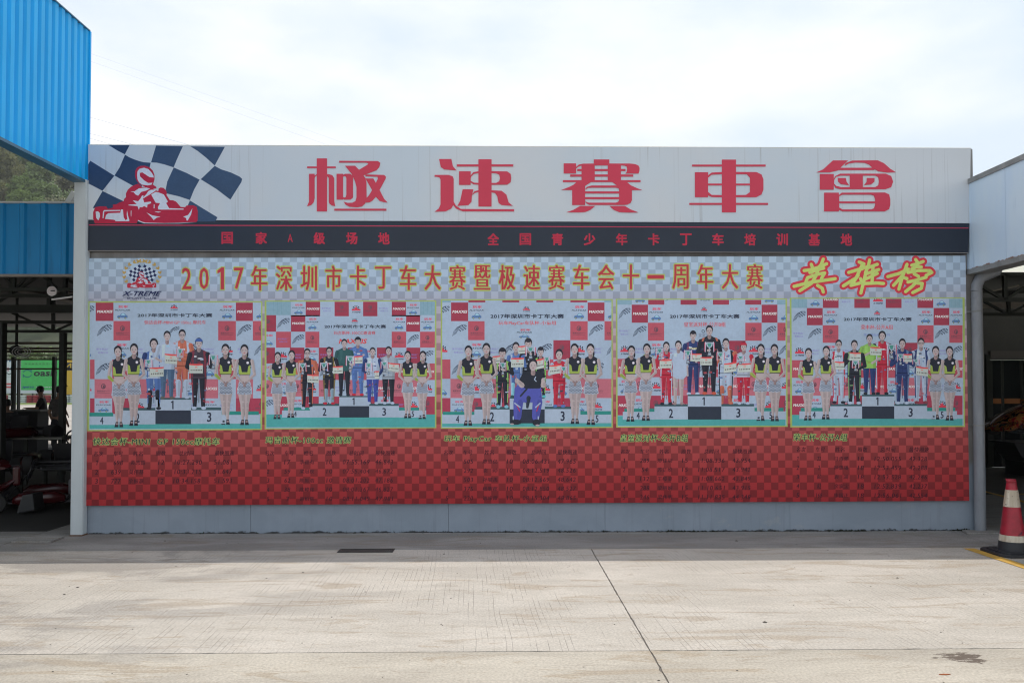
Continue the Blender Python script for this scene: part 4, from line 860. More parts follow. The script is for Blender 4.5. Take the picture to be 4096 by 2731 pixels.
def man(p, cx, top, foot, k, top_c, arm_c, leg_c, shoe=BK, trim=None, hair='short', cap=None, glasses=False, kid=False, polo=False, jeans=False, shin=None, hw=1.0, L=None, Rr=None):
    p.base(0.0028 + 0.0012 * (k % 2)); H = foot - top; u = H / (7.3 if not kid else 5.9); sw = (.98 if not kid else .8) * hw * u
    f = 1.0 if not kid else 5.9 / 7.3
    Y = lambda a: top + (a if a < 1.2 else 1.2 + (a - 1.2) * ((H / u - 1.2) / 6.1)) * u
    for s in (-1, 1):
        p.limb(cx + s * .42 * sw, Y(4.0), .40 * sw, cx + s * .42 * sw, Y(5.6), .28 * sw, leg_c); p.limb(cx + s * .42 * sw, Y(5.5), .28 * sw, cx + s * .44 * sw, Y(6.95), .2 * sw, shin or leg_c)
        p.ell(cx + s * .5 * sw, Y(7.15), .27 * sw, .17 * u, shoe, 8)
        if trim: p.limb(cx + s * .68 * sw, Y(4.2), .06 * sw, cx + s * .62 * sw, Y(6.6), .05 * sw, trim)
    p.limb(cx, Y(4.6), .02 * u, cx, Y(6.6), .03 * u, tuple(v * .6 for v in leg_c))
    p.poly([(cx - .25 * u, Y(1.12)), (cx + .25 * u, Y(1.12)), (cx + .85 * sw, Y(1.4)), (cx + sw, Y(1.75)), (cx + .8 * sw, Y(2.8)), (cx + .8 * sw, Y(4.1)), (cx - .8 * sw, Y(4.1)), (cx - .8 * sw, Y(2.8)), (cx - sw, Y(1.75)), (cx - .85 * sw, Y(1.4))], top_c)
    dk = tuple(v * .78 for v in top_c); lt = tuple(min(.8, v * 1.18 + .004) for v in top_c)
    p.poly([(cx + .85 * sw, Y(1.4)), (cx + sw, Y(1.75)), (cx + .8 * sw, Y(2.8)), (cx + .8 * sw, Y(4.1)), (cx + .45 * sw, Y(4.1)), (cx + .52 * sw, Y(2.7))], dk)
    p.poly([(cx - .6 * sw, Y(1.45)), (cx - .2 * sw, Y(1.4)), (cx - .3 * sw, Y(2.6)), (cx - .55 * sw, Y(2.9))], lt); p.poly([(cx - .5 * sw, Y(3.1)), (cx + .4 * sw, Y(3.35)), (cx + .38 * sw, Y(3.45)), (cx - .5 * sw, Y(3.22))], dk)
    if not (polo or jeans): p.rect(cx - .8 * sw, Y(3.75), cx + .8 * sw, Y(3.9), tuple(v * .55 for v in top_c))
    if trim:
        for s in (-1, 1): p.poly([(cx + s * .45 * sw, Y(1.25)), (cx + s * .85 * sw, Y(1.45)), (cx + s * .72 * sw, Y(2.9)), (cx + s * .74 * sw, Y(4.0)), (cx + s * .62 * sw, Y(4.0)), (cx + s * .55 * sw, Y(2.6))], trim)
    if not polo:
        p.rect(cx - .12 * sw, Y(2.0), cx + .3 * sw, Y(2.16), ink(185, 185, 190)); p.rect(cx - .5 * sw, Y(1.8), cx - .25 * sw, Y(1.95), ink(190, 190, 195)); p.rect(cx - .015 * u, Y(1.3), cx + .015 * u, Y(3.7), tuple(v * .5 for v in top_c)); p.rect(cx - .25 * u, Y(1.08), cx + .25 * u, Y(1.24), tuple(min(.7, v * .6 + .02) for v in arm_c))
    q_ = random.Random(int(cx * 7 + foot)); pal = [WHT, trim or ink(120, 124, 132), ink(58, 62, 76), ink(150, 70, 76), ink(84, 110, 150), tuple(v * .7 for v in leg_c)]
    for _ in range(5 if polo else 16):            # sponsor patches, folds and knee pads that break up the cloth
        x_ = cx + q_.uniform(-.75, .7) * sw; y_ = Y(q_.uniform(1.6, 3.7) if q_.random() < .55 else q_.uniform(4.3, 6.7)); w__ = q_.uniform(.05, .22) * sw; h__ = q_.uniform(.05, .2) * u
        if abs(x_ - cx) < .1 * sw and y_ > Y(4.3): continue
        col_ = q_.choice(pal) if not polo else tuple(v * q_.choice((.72, 1.15)) for v in (top_c if y_ < Y(4) else leg_c))
        p.poly([(x_ - w__, y_ - h__ * .4), (x_ + w__ * .8, y_ - h__ * .6), (x_ + w__, y_ + h__ * .5), (x_ - w__ * .7, y_ + h__ * .6)], col_)
    for s, tgt in ((-1, L), (1, Rr)):
        hx, hy = tgt if tgt else (cx + s * 1.12 * sw, Y(4.0)); sx, sy = cx + s * .92 * sw, Y(1.65)
        ex, ey = (cx + s * 1.25 * sw, Y(2.95)) if tgt else (cx + s * 1.15 * sw, Y(2.9))
        ac = arm_c; p.limb(sx, sy, .26 * sw, ex, ey, .2 * sw, ac); fc = SK if polo else ac
        p.limb(ex, ey - .05 * u, .2 * sw if not polo else .13 * sw, hx, hy, .13 * sw, fc); p.ell(hx, hy, .15 * sw, .15 * sw, SK, 8)
    head(p, cx, top, u, hair, cap=cap, glasses=glasses)

OR_, BLU, DNM, LIM, WHT, NAV, CRD, GRN = ink(168, 96, 78), ink(76, 102, 152), ink(72, 94, 120), ink(124, 165, 84), ink(152, 164, 182), ink(45, 58, 98), ink(165, 45, 62), ink(48, 80, 82)
FRM = ink(142, 160, 88)
def photo(ox, oy, outer, inner, label):
    fr = Print(YB_, ox, oy, 2.8); fr.base(0.0003)
    for i in range(4):
        j = (i + 1) % 4; fr.poly([outer[i], outer[j], inner[j], inner[i]], FRM)
    fr.build('photo_border', bn)
    p = Print(YB_, ox, oy, 2.8); p.base(0.0002); p.poly(inner, TW); p.label = label
    p.clip = (inner[0][0], inner[0][1], inner[1][0], inner[2][1]); return p
def done(p): lab(p.build('printed_photo', bn), p.label)
CEN = lambda p, x0, y0, x1, y1: p.base(0.0008).rect(x0, y0, x1, y1, ink(145, 160, 177))
Wb, Bb, Gb, Tb = ink(148, 160, 175), ink(46, 52, 64), ink(45, 120, 112), ink(55, 78, 84)
FLR = ink(72, 144, 142)
T2 = '2017年深圳市卡丁车大赛'
# --- photo 1
p = photo(330, 1180, [(57, 70), (2015, 68), (2012, 1508), (55, 1522)], [(80, 85), (2000, 82), (1990, 1495), (75, 1508)], 'leftmost podium photo, four riders in motorcycle gear between the grid girls')
tiles(p, [85, 148, 347, 547, 1520, 1718, 1908, 2000], [82, 290, 508], ['FMP.PMP', 'CFQ.QFQ'])
tiles(p, [85, 135, 333, 533, 728, 920, 1112, 1315, 1520, 1718, 1910, 2000], [508, 722, 940, 1155, 1330], ['PCPCFCFCXCF', 'MFMPMFQPMFC', 'XQXQXQPMXMX', 'MPQXCPCPCQS'])
CEN(p, 535, 85, 1520, 508); p.z += .0002; t_xt(p, 960, 70, 130, 130, TW); t_flag(p, 960, 330, 140, 130, TW)
p.text(T2, 617, 205, 1455, 248, INK, 0.03).text('快达会杯-MINI GP 150cc 摩托车', 693, 283, 1383, 328, ink(190, 75, 82), 0.015)
podium(p, [(75, 1315, 345, 1357, Gb), (75, 1357, 420, 1452, Wb), ('4', 197, 1365, 235, 1444), (430, 1262, 818, 1292, Tb), (415, 1290, 818, 1446, Wb), ('2', 598, 1320, 640, 1426), (1218, 1257, 1552, 1290, Tb), (1560, 1300, 1975, 1342, Gb), (1218, 1288, 1560, 1441, Wb), ('3', 1395, 1310, 1445, 1418), (1556, 1340, 1982, 1438, Wb), (820, 1150, 1215, 1172, Tb), (818, 1170, 1218, 1292, Wb), ('1', 992, 1182, 1026, 1276), (818, 1290, 1215, 1443, Bb)], [(70, 1440, 1995, 1510, FLR)], 0)
man(p, 950, 405, 1165, 1, WHT, WHT, DNM, ink(90, 90, 85), polo=True, jeans=True, L=(880, 740), Rr=(1000, 700))
man(p, 800, 488, 1283, 0, WHT, NAV, BLU, BK, BLU, hair='bob', shin=BK, L=(740, 830), Rr=(890, 850))
man(p, 1118, 388, 1160, 0, OR_, OR_, OR_, WHT, WHT, glasses=True, shin=WHT, L=(1095, 700), Rr=(1110, 690))
man(p, 1305, 483, 1280, 1, ink(62, 56, 66), BK, BK, WHT, ink(110, 50, 62), cap=ink(60, 85, 140), L=(1215, 840), Rr=(1465, 745))
p.base(.006); cert(p, 755, 808, 912, 915, 4); cert(p, 923, 660, 1062, 770, -4); cert(p, 1198, 770, 1350, 875); trophy(p, 695, 722, 785, 850); trophy(p, 1055, 600, 1135, 745); trophy(p, 1415, 668, 1520, 828)
girl(p, 400, 570, 1478, 10, 0); girl(p, 580, 545, 1462, -4, 1); girl(p, 1603, 550, 1450, 2, 0); girl(p, 1815, 555, 1453, 2, 1); done(p)
# --- photo 2
p = photo(1040, 1180, [(52, 62), (1975, 60), (1975, 1488), (52, 1502)], [(72, 75), (1960, 72), (1958, 1478), (68, 1490)], 'second podium photo from the left, drivers holding trophies')
PGR = ink(118, 145, 158)
p.base(.0004).rect(72, 72, 345, 235, PGR).rect(1790, 72, 1960, 243, PGR)
for x in (110, 150, 195, 240, 290, 1830, 1875, 1920): p.rect(x, 74, x + 4, 215, ink(105, 138, 150))
tiles(p, [348, 512, 674, 835, 995, 1155, 1315, 1476, 1635, 1792], [72, 238], ['PMWQXQWMP'])
tiles(p, [72, 180, 347, 508, 665, 1475, 1637, 1793, 1958], [225, 410, 588], ['QFMP.PMP', 'PCFQ.QFQ'])
tiles(p, [72, 168, 335, 497, 658, 822, 985, 1148, 1310, 1475, 1640, 1795, 1958], [588, 765, 950, 1135, 1335], ['QXCPCPCPCXCF', 'PMFMFMFMFMPM', 'QPQXQCQPMQMX', 'FMPQXQPQPCXQ'])
CEN(p, 665, 237, 1475, 588); p.z += .0002; t_xt(p, 1005, 235, 110, 100, TW)
p.text(T2, 722, 332, 1412, 372, INK, 0.03).text('玛吉斯杯-100CC邀请赛', 827, 402, 1292, 445, ink(185, 70, 80), 0.015).text('MAXXIS', 882, 490, 1190, 545, ink(195, 70, 70), 0.05, 0.25)
podium(p, [(265, 1258, 565, 1292, Gb), (247, 1290, 562, 1370, Wb), ('4', 383, 1298, 411, 1362), (570, 1215, 890, 1242, Tb), (560, 1240, 892, 1370, Wb), ('2', 702, 1262, 745, 1350), (1220, 1215, 1553, 1242, Tb), (1555, 1258, 1858, 1292, Gb), (1222, 1240, 1557, 1368, Wb), ('3', 1370, 1262, 1412, 1350), (1555, 1290, 1862, 1370, Wb), ('5', 1697, 1298, 1727, 1362), (890, 1128, 1222, 1144, Tb), (888, 1142, 1224, 1244, Wb), ('1', 1037, 1150, 1062, 1230), (890, 1242, 1223, 1369, Bb)], [(68, 1335, 1960, 1492, FLR)], 0)
man(p, 945, 495, 1128, 1, GRN, GRN, BK, BK, polo=True, L=(880, 870), Rr=(1010, 850), hair='short')
man(p, 530, 600, 1280, 0, BK, OR_, BK, WHT, OR_, glasses=True, L=(480, 850), Rr=(580, 975))
man(p, 775, 583, 1225, 1, BK, BK, BK, CRD, ink(120, 105, 60), glasses=True, shin=ink(120, 140, 155), L=(713, 830), Rr=(870, 870))
man(p, 1097, 470, 1128, 0, BLU, BLU, BLU, CRD, cap=BK, L=(1025, 780), Rr=(1160, 670))
man(p, 1262, 588, 1222, 1, WHT, NAV, ink(60, 72, 140), WHT, L=(1200, 880), Rr=(1315, 925))
man(p, 1440, 578, 1222, 0, ink(140, 148, 158), ink(130, 138, 150), BK, WHT, L=(1395, 810), Rr=(1495, 850))
p.base(.006); cert(p, 530, 890, 658, 980, -4); cert(p, 817, 797, 930, 878, 3); cert(p, 1035, 682, 1150, 766, 3); cert(p, 1285, 850, 1335, 935); cert(p, 1437, 762, 1555, 852, -5)
for t in ((435, 762, 523, 892), (672, 757, 765, 893), (962, 683, 1063, 836), (1178, 760, 1258, 892), (1350, 745, 1440, 860)): trophy(p, *t)
girl(p, 200, 640, 1387, -8, 0); girl(p, 357, 620, 1372, -10, 1); girl(p, 1655, 628, 1377, 0, 1); girl(p, 1825, 628, 1386, -8, 0); done(p)
# --- photo 3
p = photo(1750, 1180, [(37, 47), (1962, 45), (1962, 1485), (37, 1495)], [(53, 60), (1948, 58), (1948, 1472), (50, 1482)], 'middle podium photo, children with trophies and a man crouching in front')
p.base(.0004).rect(53, 58, 150, 85, PGR).rect(1868, 58, 1948, 82, PGR)
for x in (346, 726, 1107, 1488): p.rect(x, 60, x + 190, 82, REDS[0])
tiles(p, [53, 152, 343, 530, 1487, 1682, 1870, 1948], [84, 292, 505], ['FMP.PMP', 'CFQ.QFQ'])
tiles(p, [53, 145, 335, 527, 720, 913, 1107, 1298, 1488, 1685, 1880, 1948], [505, 720, 937, 1152, 1330], ['XCPCFCFQXCF', 'MFMPMFMPMFC', 'PQXQCMXPMQM', 'MPQXQCPCPXC'])
CEN(p, 527, 84, 1487, 505); p.z += .0002; t_xt(p, 930, 95, 130, 120, TW)
p.text(T2, 593, 212, 1415, 262, INK, 0.03).text('玩车PlayCar车队杯-小童组', 682, 288, 1330, 342, ink(190, 75, 82), 0.015).text('玩车', 925, 378, 1040, 402, ink(190, 60, 75), 0.03, .2).text('PLAYCAR', 888, 410, 1055, 426, INK, 0.02, .4); car(p, 910, 440, 120, 42)
podium(p, [(60, 1305, 415, 1342, Gb), (52, 1340, 415, 1438, Wb), ('4', 206, 1348, 243, 1430), (425, 1250, 808, 1282, Tb), (413, 1280, 810, 1438, Wb), ('2', 588, 1310, 635, 1413), (1200, 1248, 1500, 1277, Tb), (1600, 1298, 1942, 1339, Gb), (1200, 1275, 1600, 1431, Wb), ('3', 1378, 1300, 1425, 1408), (1598, 1337, 1948, 1432, Wb), ('5', 1770, 1343, 1803, 1425), (808, 1145, 1200, 1160, Tb), (808, 1158, 1202, 1280, Wb), ('1', 980, 1185, 1010, 1265), (808, 1278, 1200, 1434, Bb)], [(50, 1432, 1948, 1484, FLR)], 0)
man(p, 1017, 485, 1150, 0, BK, BK, BK, hair='fringe', kid=True, L=(1045, 670), Rr=(1050, 690), hw=.9)
man(p, 727, 592, 1262, 1, BK, BK, BK, ink(110, 160, 175), ink(120, 160, 90), kid=True, hair='fringe', L=(720, 830), Rr=(745, 840))
man(p, 878, 530, 1148, 0, BLU, BLU, BLU, GRN, WHT, kid=True, shin=ink(120, 175, 190), L=(840, 790), Rr=(955, 745))
man(p, 1155, 582, 1145, 1, BK, BK, BK, ink(80, 165, 165), ink(125, 180, 90), kid=True, hair='fringe', L=(1110, 800), Rr=(1225, 770))
man(p, 1362, 608, 1255, 0, CRD, WHT, CRD, BLU, kid=True, hair='short', L=(1320, 870), Rr=(1410, 870), trim=None)
p.base(.006); cert(p, 615, 682, 703, 765, 4); cert(p, 825, 703, 968, 808, 2); cert(p, 905, 570, 985, 655, 3); cert(p, 1090, 715, 1198, 825, 12); cert(p, 1252, 780, 1390, 882, 8)
for t in ((690, 755, 772, 893), (985, 580, 1100, 715), (1185, 690, 1262, 832), (1372, 800, 1455, 930)): trophy(p, *t)
p.base(.0085); PB = ink(76, 80, 150)
p.limb(945, 1070, 85, 905, 1195, 52, PB); p.limb(905, 1190, 55, 895, 1365, 42, PB); p.limb(1080, 1070, 85, 1120, 1195, 52, PB); p.limb(1120, 1190, 55, 1100, 1365, 42, PB)
p.poly([(985, 1030), (1145, 1030), (1160, 1110), (1090, 1200), (960, 1200), (900, 1110)], PB); p.limb(1020, 1150, 25, 1010, 1260, 8, Bb)
for x in (868, 1128): p.limb(x - 20 if x < 1000 else x, 1390, 6, x - 20 if x < 1000 else x, 1360, 6, WHT)
p.ell(880, 1420, 62, 30, BK, 10).ell(1108, 1425, 45, 38, BK, 10).ell(835, 1443, 22, 9, SK, 8).ell(1120, 1456, 25, 9, SK, 8); p.limb(1000, 1050, 10, 930, 1130, 10, Bb)
p.limb(885, 1225, 5, 920, 1300, 5, CRD).limb(1135, 1225, 5, 1110, 1300, 5, CRD).limb(865, 1210, 7, 925, 1255, 7, WHT).limb(1150, 1210, 7, 1100, 1255, 7, WHT)
p.poly([(1030, 850), (1110, 850), (1175, 880), (1215, 980), (1160, 1005), (1145, 1045), (975, 1045), (960, 1010), (905, 975), (950, 880)], BK)
p.limb(945, 1010, 30, 900, 965, 22, SK).limb(1185, 1010, 30, 1185, 965, 22, SK).ell(888, 958, 24, 30, SK, 8).ell(1183, 955, 22, 30, SK, 8).limb(880, 955, 10, 885, 935, 8, SK).limb(1190, 955, 10, 1190, 935, 8, SK)
p.stroke([(1100, 915), (1085, 945), (1105, 965)], 5, WHT); head(p, 1070, 717, 128, 'short')
girl(p, 347, 568, 1460, -5, 0); girl(p, 548, 540, 1446, 0, 1); girl(p, 1535, 545, 1442, 5, 0); girl(p, 1713, 547, 1452, 5, 1); done(p)
# --- photo 4
p = photo(2440, 1180, [(65, 43), (1982, 38), (1990, 1474), (70, 1482)], [(82, 54), (1965, 50), (1975, 1460), (88, 1468)], 'fourth podium photo, a tall winner in black and a woman in a white dress')
p.base(.0004).rect(82, 54, 245, 110, PGR).rect(1872, 52, 1966, 110, PGR)
tiles(p, [245, 428, 608, 790, 971, 1152, 1333, 1515, 1694, 1872], [54, 108], ['PMFMXMFMP'])
tiles(p, [85, 243, 425, 607, 1515, 1698, 1875, 1968], [108, 310, 511], ['FMP.PMP', 'CFQ.QFQ'])
tiles(p, [85, 238, 420, 605, 790, 970, 1152, 1335, 1518, 1702, 1880, 1970], [511, 714, 918, 1125, 1345], ['XCPCFCFQXCF', 'MFMFMFMPMFM', 'PQXQCMPMQMX', 'MPQXMCQPCXQ'])
CEN(p, 606, 108, 1515, 511); p.z += .0002; t_xt(p, 1000, 105, 105, 105, TW); p.ring(1043, 405, 18, 18, 6, INK, 0, 360, 10); p.text('皇室派', 990, 425, 1110, 470, ink(110, 115, 135), 0.0)
p.text(T2, 670, 215, 1450, 262, INK, 0.03).text('皇室派对杯-公开B组', 828, 300, 1295, 357, ink(190, 75, 82), 0.015)
podium(p, [(160, 1270, 498, 1307, Gb), (143, 1305, 498, 1394, Wb), ('4', 297, 1310, 333, 1388), (500, 1220, 870, 1247, Tb), (497, 1245, 872, 1391, Wb), ('2', 658, 1272, 707, 1375), (1245, 1218, 1612, 1247, Tb), (1618, 1262, 1942, 1302, Gb), (1245, 1245, 1618, 1391, Wb), ('3', 1413, 1267, 1460, 1370), (1618, 1300, 1968, 1391, Wb), ('5', 1783, 1308, 1815, 1385), (870, 1112, 1245, 1132, Tb), (870, 1130, 1247, 1250, Wb), ('1', 1035, 1143, 1064, 1233), (872, 1248, 1246, 1392, Bb)], [(85, 1352, 143, 1470, FLR), (143, 1388, 1978, 1470, FLR)], 0)
man(p, 765, 512, 1228, 1, WHT, WHT, SK, SK2, hair='long', polo=True, L=(700, 850), Rr=(868, 900), hw=.82)
p.poly([(705, 690), (850, 690), (860, 900), (820, 942), (740, 938), (700, 900)], WHT)
man(p, 630, 525, 1230, 0, CRD, CRD, CRD, BK, WHT, hair='long', L=(565, 690), Rr=(690, 735), hw=.95)
man(p, 930, 400, 1118, 0, NAV, NAV, NAV, WHT, ink(90, 60, 90), hair='fringe', L=(870, 690), Rr=(965, 745)); p.text('DREXEL', 885, 588, 980, 606, ink(190, 180, 120), 0.02)
man(p, 1112, 342, 1115, 1, BK, BK, BK, ink(170, 80, 65), None, L=(1100, 620), Rr=(1145, 690)); p.poly([(1035, 480), (1060, 475), (1045, 520), (1025, 520)], OR_); p.poly([(1175, 475), (1200, 480), (1210, 515), (1190, 515)], OR_)
man(p, 1297, 487, 1222, 0, WHT, OR_, WHT, OR_, BK, shin=OR_, L=(1238, 720), Rr=(1360, 850), hw=1.1)
man(p, 1495, 528, 1225, 1, ink(150, 155, 168), CRD, CRD, WHT, None, cap=CRD, L=(1455, 760), Rr=(1540, 850))
p.base(.006); cert(p, 555, 722, 690, 818, 2); cert(p, 898, 655, 1025, 741); cert(p, 1010, 695, 1142, 785); cert(p, 1275, 758, 1415, 862, 10); cert(p, 1432, 765, 1575, 862, 3)
for t in ((510, 598, 600, 728), (825, 618, 920, 768), (1055, 528, 1170, 682), (1190, 638, 1282, 776), (1412, 680, 1505, 775)): trophy(p, *t)
girl(p, 240, 568, 1415, -12, 0); girl(p, 412, 545, 1405, -10, 1); girl(p, 1688, 550, 1407, -2, 0); girl(p, 1840, 552, 1410, 5, 1); done(p)
# --- photo 5
p = photo(3140, 1180, [(52, 30), (2012, 27), (2015, 1475), (60, 1480)], [(72, 42), (1988, 38), (2000, 1460), (80, 1465)], 'rightmost podium photo, winner in a long red race suit')
p.base(.0004).rect(72, 42, 248, 145, PGR).rect(1836, 40, 1990, 148, PGR)
for x in (110, 150, 195, 1860, 1905, 1950): p.rect(x, 44, x + 4, 135, ink(105, 138, 150))
tiles(p, [248, 424, 600, 776, 950, 1128, 1305, 1482, 1660, 1836], [42, 145], ['PMWQXQWMP'])
tiles(p, [75, 245, 422, 598, 1482, 1664, 1840, 1990], [145, 338, 534], ['FMP.PMP', 'CFQ.QFQ'])
tiles(p, [78, 243, 418, 596, 772, 950, 1128, 1305, 1484, 1668, 1846, 1994], [534, 728, 926, 1125, 1340], ['XCPCFCFQXCF', 'MFMPMCMPMFM', 'PQXQXMPMQCX', 'MPQXQCXPQXQ'])
CEN(p, 598, 147, 1482, 534); p.z += .0002; t_xt(p, 975, 145, 110, 110, TW)
p.text(T2, 657, 250, 1418, 292, INK, 0.03).text('荣丰杯-公开A组', 848, 332, 1208, 388, ink(190, 75, 82), 0.015).text('荣丰制品有限公司', 880, 430, 1172, 460, ink(110, 125, 175), 0.01)
podium(p, [(175, 1262, 500, 1302, Gb), (160, 1300, 503, 1386, Wb), ('4', 307, 1303, 343, 1377), (510, 1220, 862, 1245, Tb), (503, 1243, 862, 1384, Wb), ('2', 655, 1267, 705, 1365), (1222, 1218, 1585, 1242, Tb), (1587, 1260, 1905, 1300, Gb), (1222, 1240, 1590, 1385, Wb), ('3', 1383, 1262, 1430, 1362), (1587, 1298, 1925, 1387, Wb), ('5', 1741, 1303, 1775, 1378), (860, 1113, 1222, 1135, Tb), (860, 1133, 1223, 1247, Wb), ('1', 1018, 1143, 1050, 1232), (862, 1245, 1222, 1384, Bb)], [(80, 1340, 165, 1467, FLR), (160, 1384, 2000, 1467, FLR)], 0)
man(p, 945, 440, 1115, 1, LIM, LIM, NAV, BK, polo=True, L=(960, 640), Rr=(975, 760))
man(p, 600, 503, 1215, 0, WHT, WHT, WHT, BK, CRD, glasses=True, L=(560, 790), Rr=(610, 840)); p.text('Clarion', 565, 672, 635, 692, BK, 0.03)
man(p, 775, 507, 1222, 1, BK, BK, BK, WHT, ink(110, 140, 100), L=(722, 720), Rr=(800, 840))
man(p, 1087, 405, 1115, 0, CRD, BK, CRD, BK, WHT, hair='bob', L=(1000, 640), Rr=(1190, 640))
man(p, 1312, 490, 1222, 1, NAV, NAV, NAV, WHT, ink(90, 110, 140), L=(1285, 720), Rr=(1360, 755))
man(p, 1522, 483, 1215, 0, WHT, WHT, WHT, ink(120, 60, 70), NAV, glasses=True, L=(1460, 790), Rr=(1560, 850))
p.base(.006); cert(p, 555, 745, 660, 833, -2); cert(p, 720, 643, 847, 732, -2); cert(p, 950, 583, 1078, 673, -2); cert(p, 1325, 660, 1420, 748); cert(p, 1463, 805, 1597, 902, -8)
for t in ((745, 735, 828, 852), (1132, 550, 1248, 716), (1252, 660, 1328, 782), (1422, 720, 1502, 800)): trophy(p, *t)
girl(p, 262, 595, 1402, -6, 0); girl(p, 460, 572, 1390, -4, 1); girl(p, 1685, 573, 1392, 0, 0); girl(p, 1840, 575, 1402, 2, 1); done(p)

# ------------------------------------------------------------------ results tables
HG, HB, TB = ink(150, 170, 100), ink(34, 44, 50), ink(56, 26, 36)
TABS = [
 (300, 1700, 2.94, [('快达会杯-MINI  GP 150cc摩托车', 207, 145, 1695, 235)], [215, 450, 680, 950, 1220, 1640], [330, 560, 795, 1065, 1395, 1870], 305, 365,
  [('1', '698', '黄志盛', '12', '10:27.290', '51.061'), ('2', '639', '莫伟基', '12', '10:33.215', '51.647'), ('3', '777', '余振灏', '12', '10:34.158', '51.593')],
  [[(238, 270), (450, 560), (650, 825), (978, 1048), (1170, 1490), (1632, 1840)], [(234, 268), (422, 535), (630, 805), (972, 1042), (1168, 1485), (1630, 1845)], [(234, 266), (422, 532), (625, 803), (970, 1040), (1155, 1472), (1632, 1842)]], [(412, 470), (522, 580), (630, 688)], -8),
 (1000, 1700, 3.136, [('玛吉斯杯-100cc 邀请赛', 190, 140, 1262, 232)], [185, 430, 672, 957, 1240, 1570], [300, 545, 788, 1075, 1420, 1818], 318, 380,
  [('1', '17', '李德有', '10', '07:55.169', '46.843'), ('2', '59', '梁冠权', '10', '07:55.404', '46.672'), ('3', '62', '陈振浩', '10', '08:01.202', '47.186'), ('4', '38', '陈峻纬', '10', '08:01.367', '46.827'), ('5', '3', '谢柏熙', '10', '08:11.049', '47.981')],
  [[(210, 240), (428, 503), (620, 803), (957, 1030), (1160, 1497), (1567, 1790)]] * 5, [(432, 492), (550, 606), (663, 720), (776, 834), (893, 950)], -2),
 (1700, 1700, 3.136, [('玩车 PlayCar 车队杯-小童组', 235, 125, 1525, 215)], [232, 473, 742, 1025, 1330, 1660], [348, 592, 860, 1143, 1512, 1905], 308, 375,
  [('1', '505', '廖恩亿', '10', '08:06.431', '47.965'), ('2', '292', '袁  帅', '10', '08:12.519', '48.526'), ('3', '503', '孙啸禹', '10', '08:12.669', '48.642'), ('4', '375', '杨明郡', '10', '08:12.850', '48.527'), ('5', '220', '谢咏霖', '10', '08:15.304', '48.865')],
  [[(258, 290), (485, 600), (720, 905), (1025, 1098), (1222, 1555), (1660, 1888)]] * 5, [(426, 485), (540, 598), (655, 712), (768, 826), (885, 942)], -4),
 (2400, 1700, 3.136, [('皇室派对杯-公开B组', 248, 112, 1100, 208)], [255, 500, 740, 1020, 1303, 1658], [372, 615, 857, 1138, 1485, 1905], 300, 362,
  [('1', '289', '廖佳圳', '15', '11:08.336', '43.954'), ('2', '54', '苏正维', '15', '11:08.517', '43.942'), ('3', '132', '王樟豪', '15', '11:08.662', '43.849'), ('4', '288', '梁丽娴', '15', '11:10.651', '43.915'), ('5', '246', '梁伟明', '15', '11:11.835', '44.348')],
  [[(285, 315), (500, 615), (718, 902), (1027, 1098), (1230, 1560), (1658, 1885)]] * 5, [(415, 472), (528, 588), (643, 700), (758, 816), (872, 930)], -3),
 (3100, 1700, 2.94, [('荣丰杯-公开A组', 212, 98, 845, 186)], [250, 475, 702, 970, 1235, 1573], [357, 585, 815, 1082, 1410, 1808], 253, 315,
  [('1', '22', '马青骅', '18', '12:50.055', '42.328'), ('2', '2', '钟肇璠', '18', '12:53.459', '42.288'), ('3', '80', '袁  满', '18', '12:53.528', '42.246'), ('4', '82', '余家宝', '18', '12:53.839', '42.237'), ('5', '168', '陈国正', '18', '12:56.061', '42.554')],
  [[(250, 280), (482, 550), (690, 860), (972, 1042), (1168, 1480), (1575, 1785)]] * 5, [(365, 418), (470, 525), (580, 632), (687, 742), (795, 850)], 3)]
HD = ('名次', '车号', '姓名', '圈数', '总时间', '最快圈速')
for k, (ox, oy, sc, ttl, hx0, hx1, hy0, hy1, rows, cols, rys, sk) in enumerate(TABS):
    q = Print(YB_, ox, oy, sc); q.base(0.0005)
    for t, x0, y0, x1, y1 in ttl:
        q.text(t, x0 - 4, y0 - 4, x1 + 4, y1 + 4, HG, 0.058, 0.12, 1.18); q.z += .0003; q.text(t, x0, y0, x1, y1, HB, 0.013, 0.12, 1.18)
    lab(q.build('table_heading', bn), 'yellow-green edged heading line above a results table')
    q = Print(YB_, ox, oy, sc); q.base(0.0005)
    for t, a, b in zip(HD, hx0, hx1): dy = sk * (a - hx0[0]) / 1400; q.text(t, a, hy0 + dy, b, hy1 + dy, TB, 0.018, 0.12, 1.1)
    q.build('table_header_row', bn)['kind'] = 'stuff'
    for row, cc, (y0, y1) in zip(rows, cols, rys):
        q = Print(YB_, ox, oy, sc); q.base(0.0005)
        for j, (t, (a, b)) in enumerate(zip(row, cc)):
            dy = sk * (a - 200) / 1400
            if j == 1 and cols[0] is cols[-1]:
                w1 = (b - a) / max(len(r[1]) for r in rows) * len(t); a, b = (a + b) / 2 - w1 / 2, (a + b) / 2 + w1 / 2
            q.text(t, a, y0 + dy, b, y1 + dy, TB, 0.016, 0.12, 1.1)
        q.build('table_row', bn)['kind'] = 'stuff'
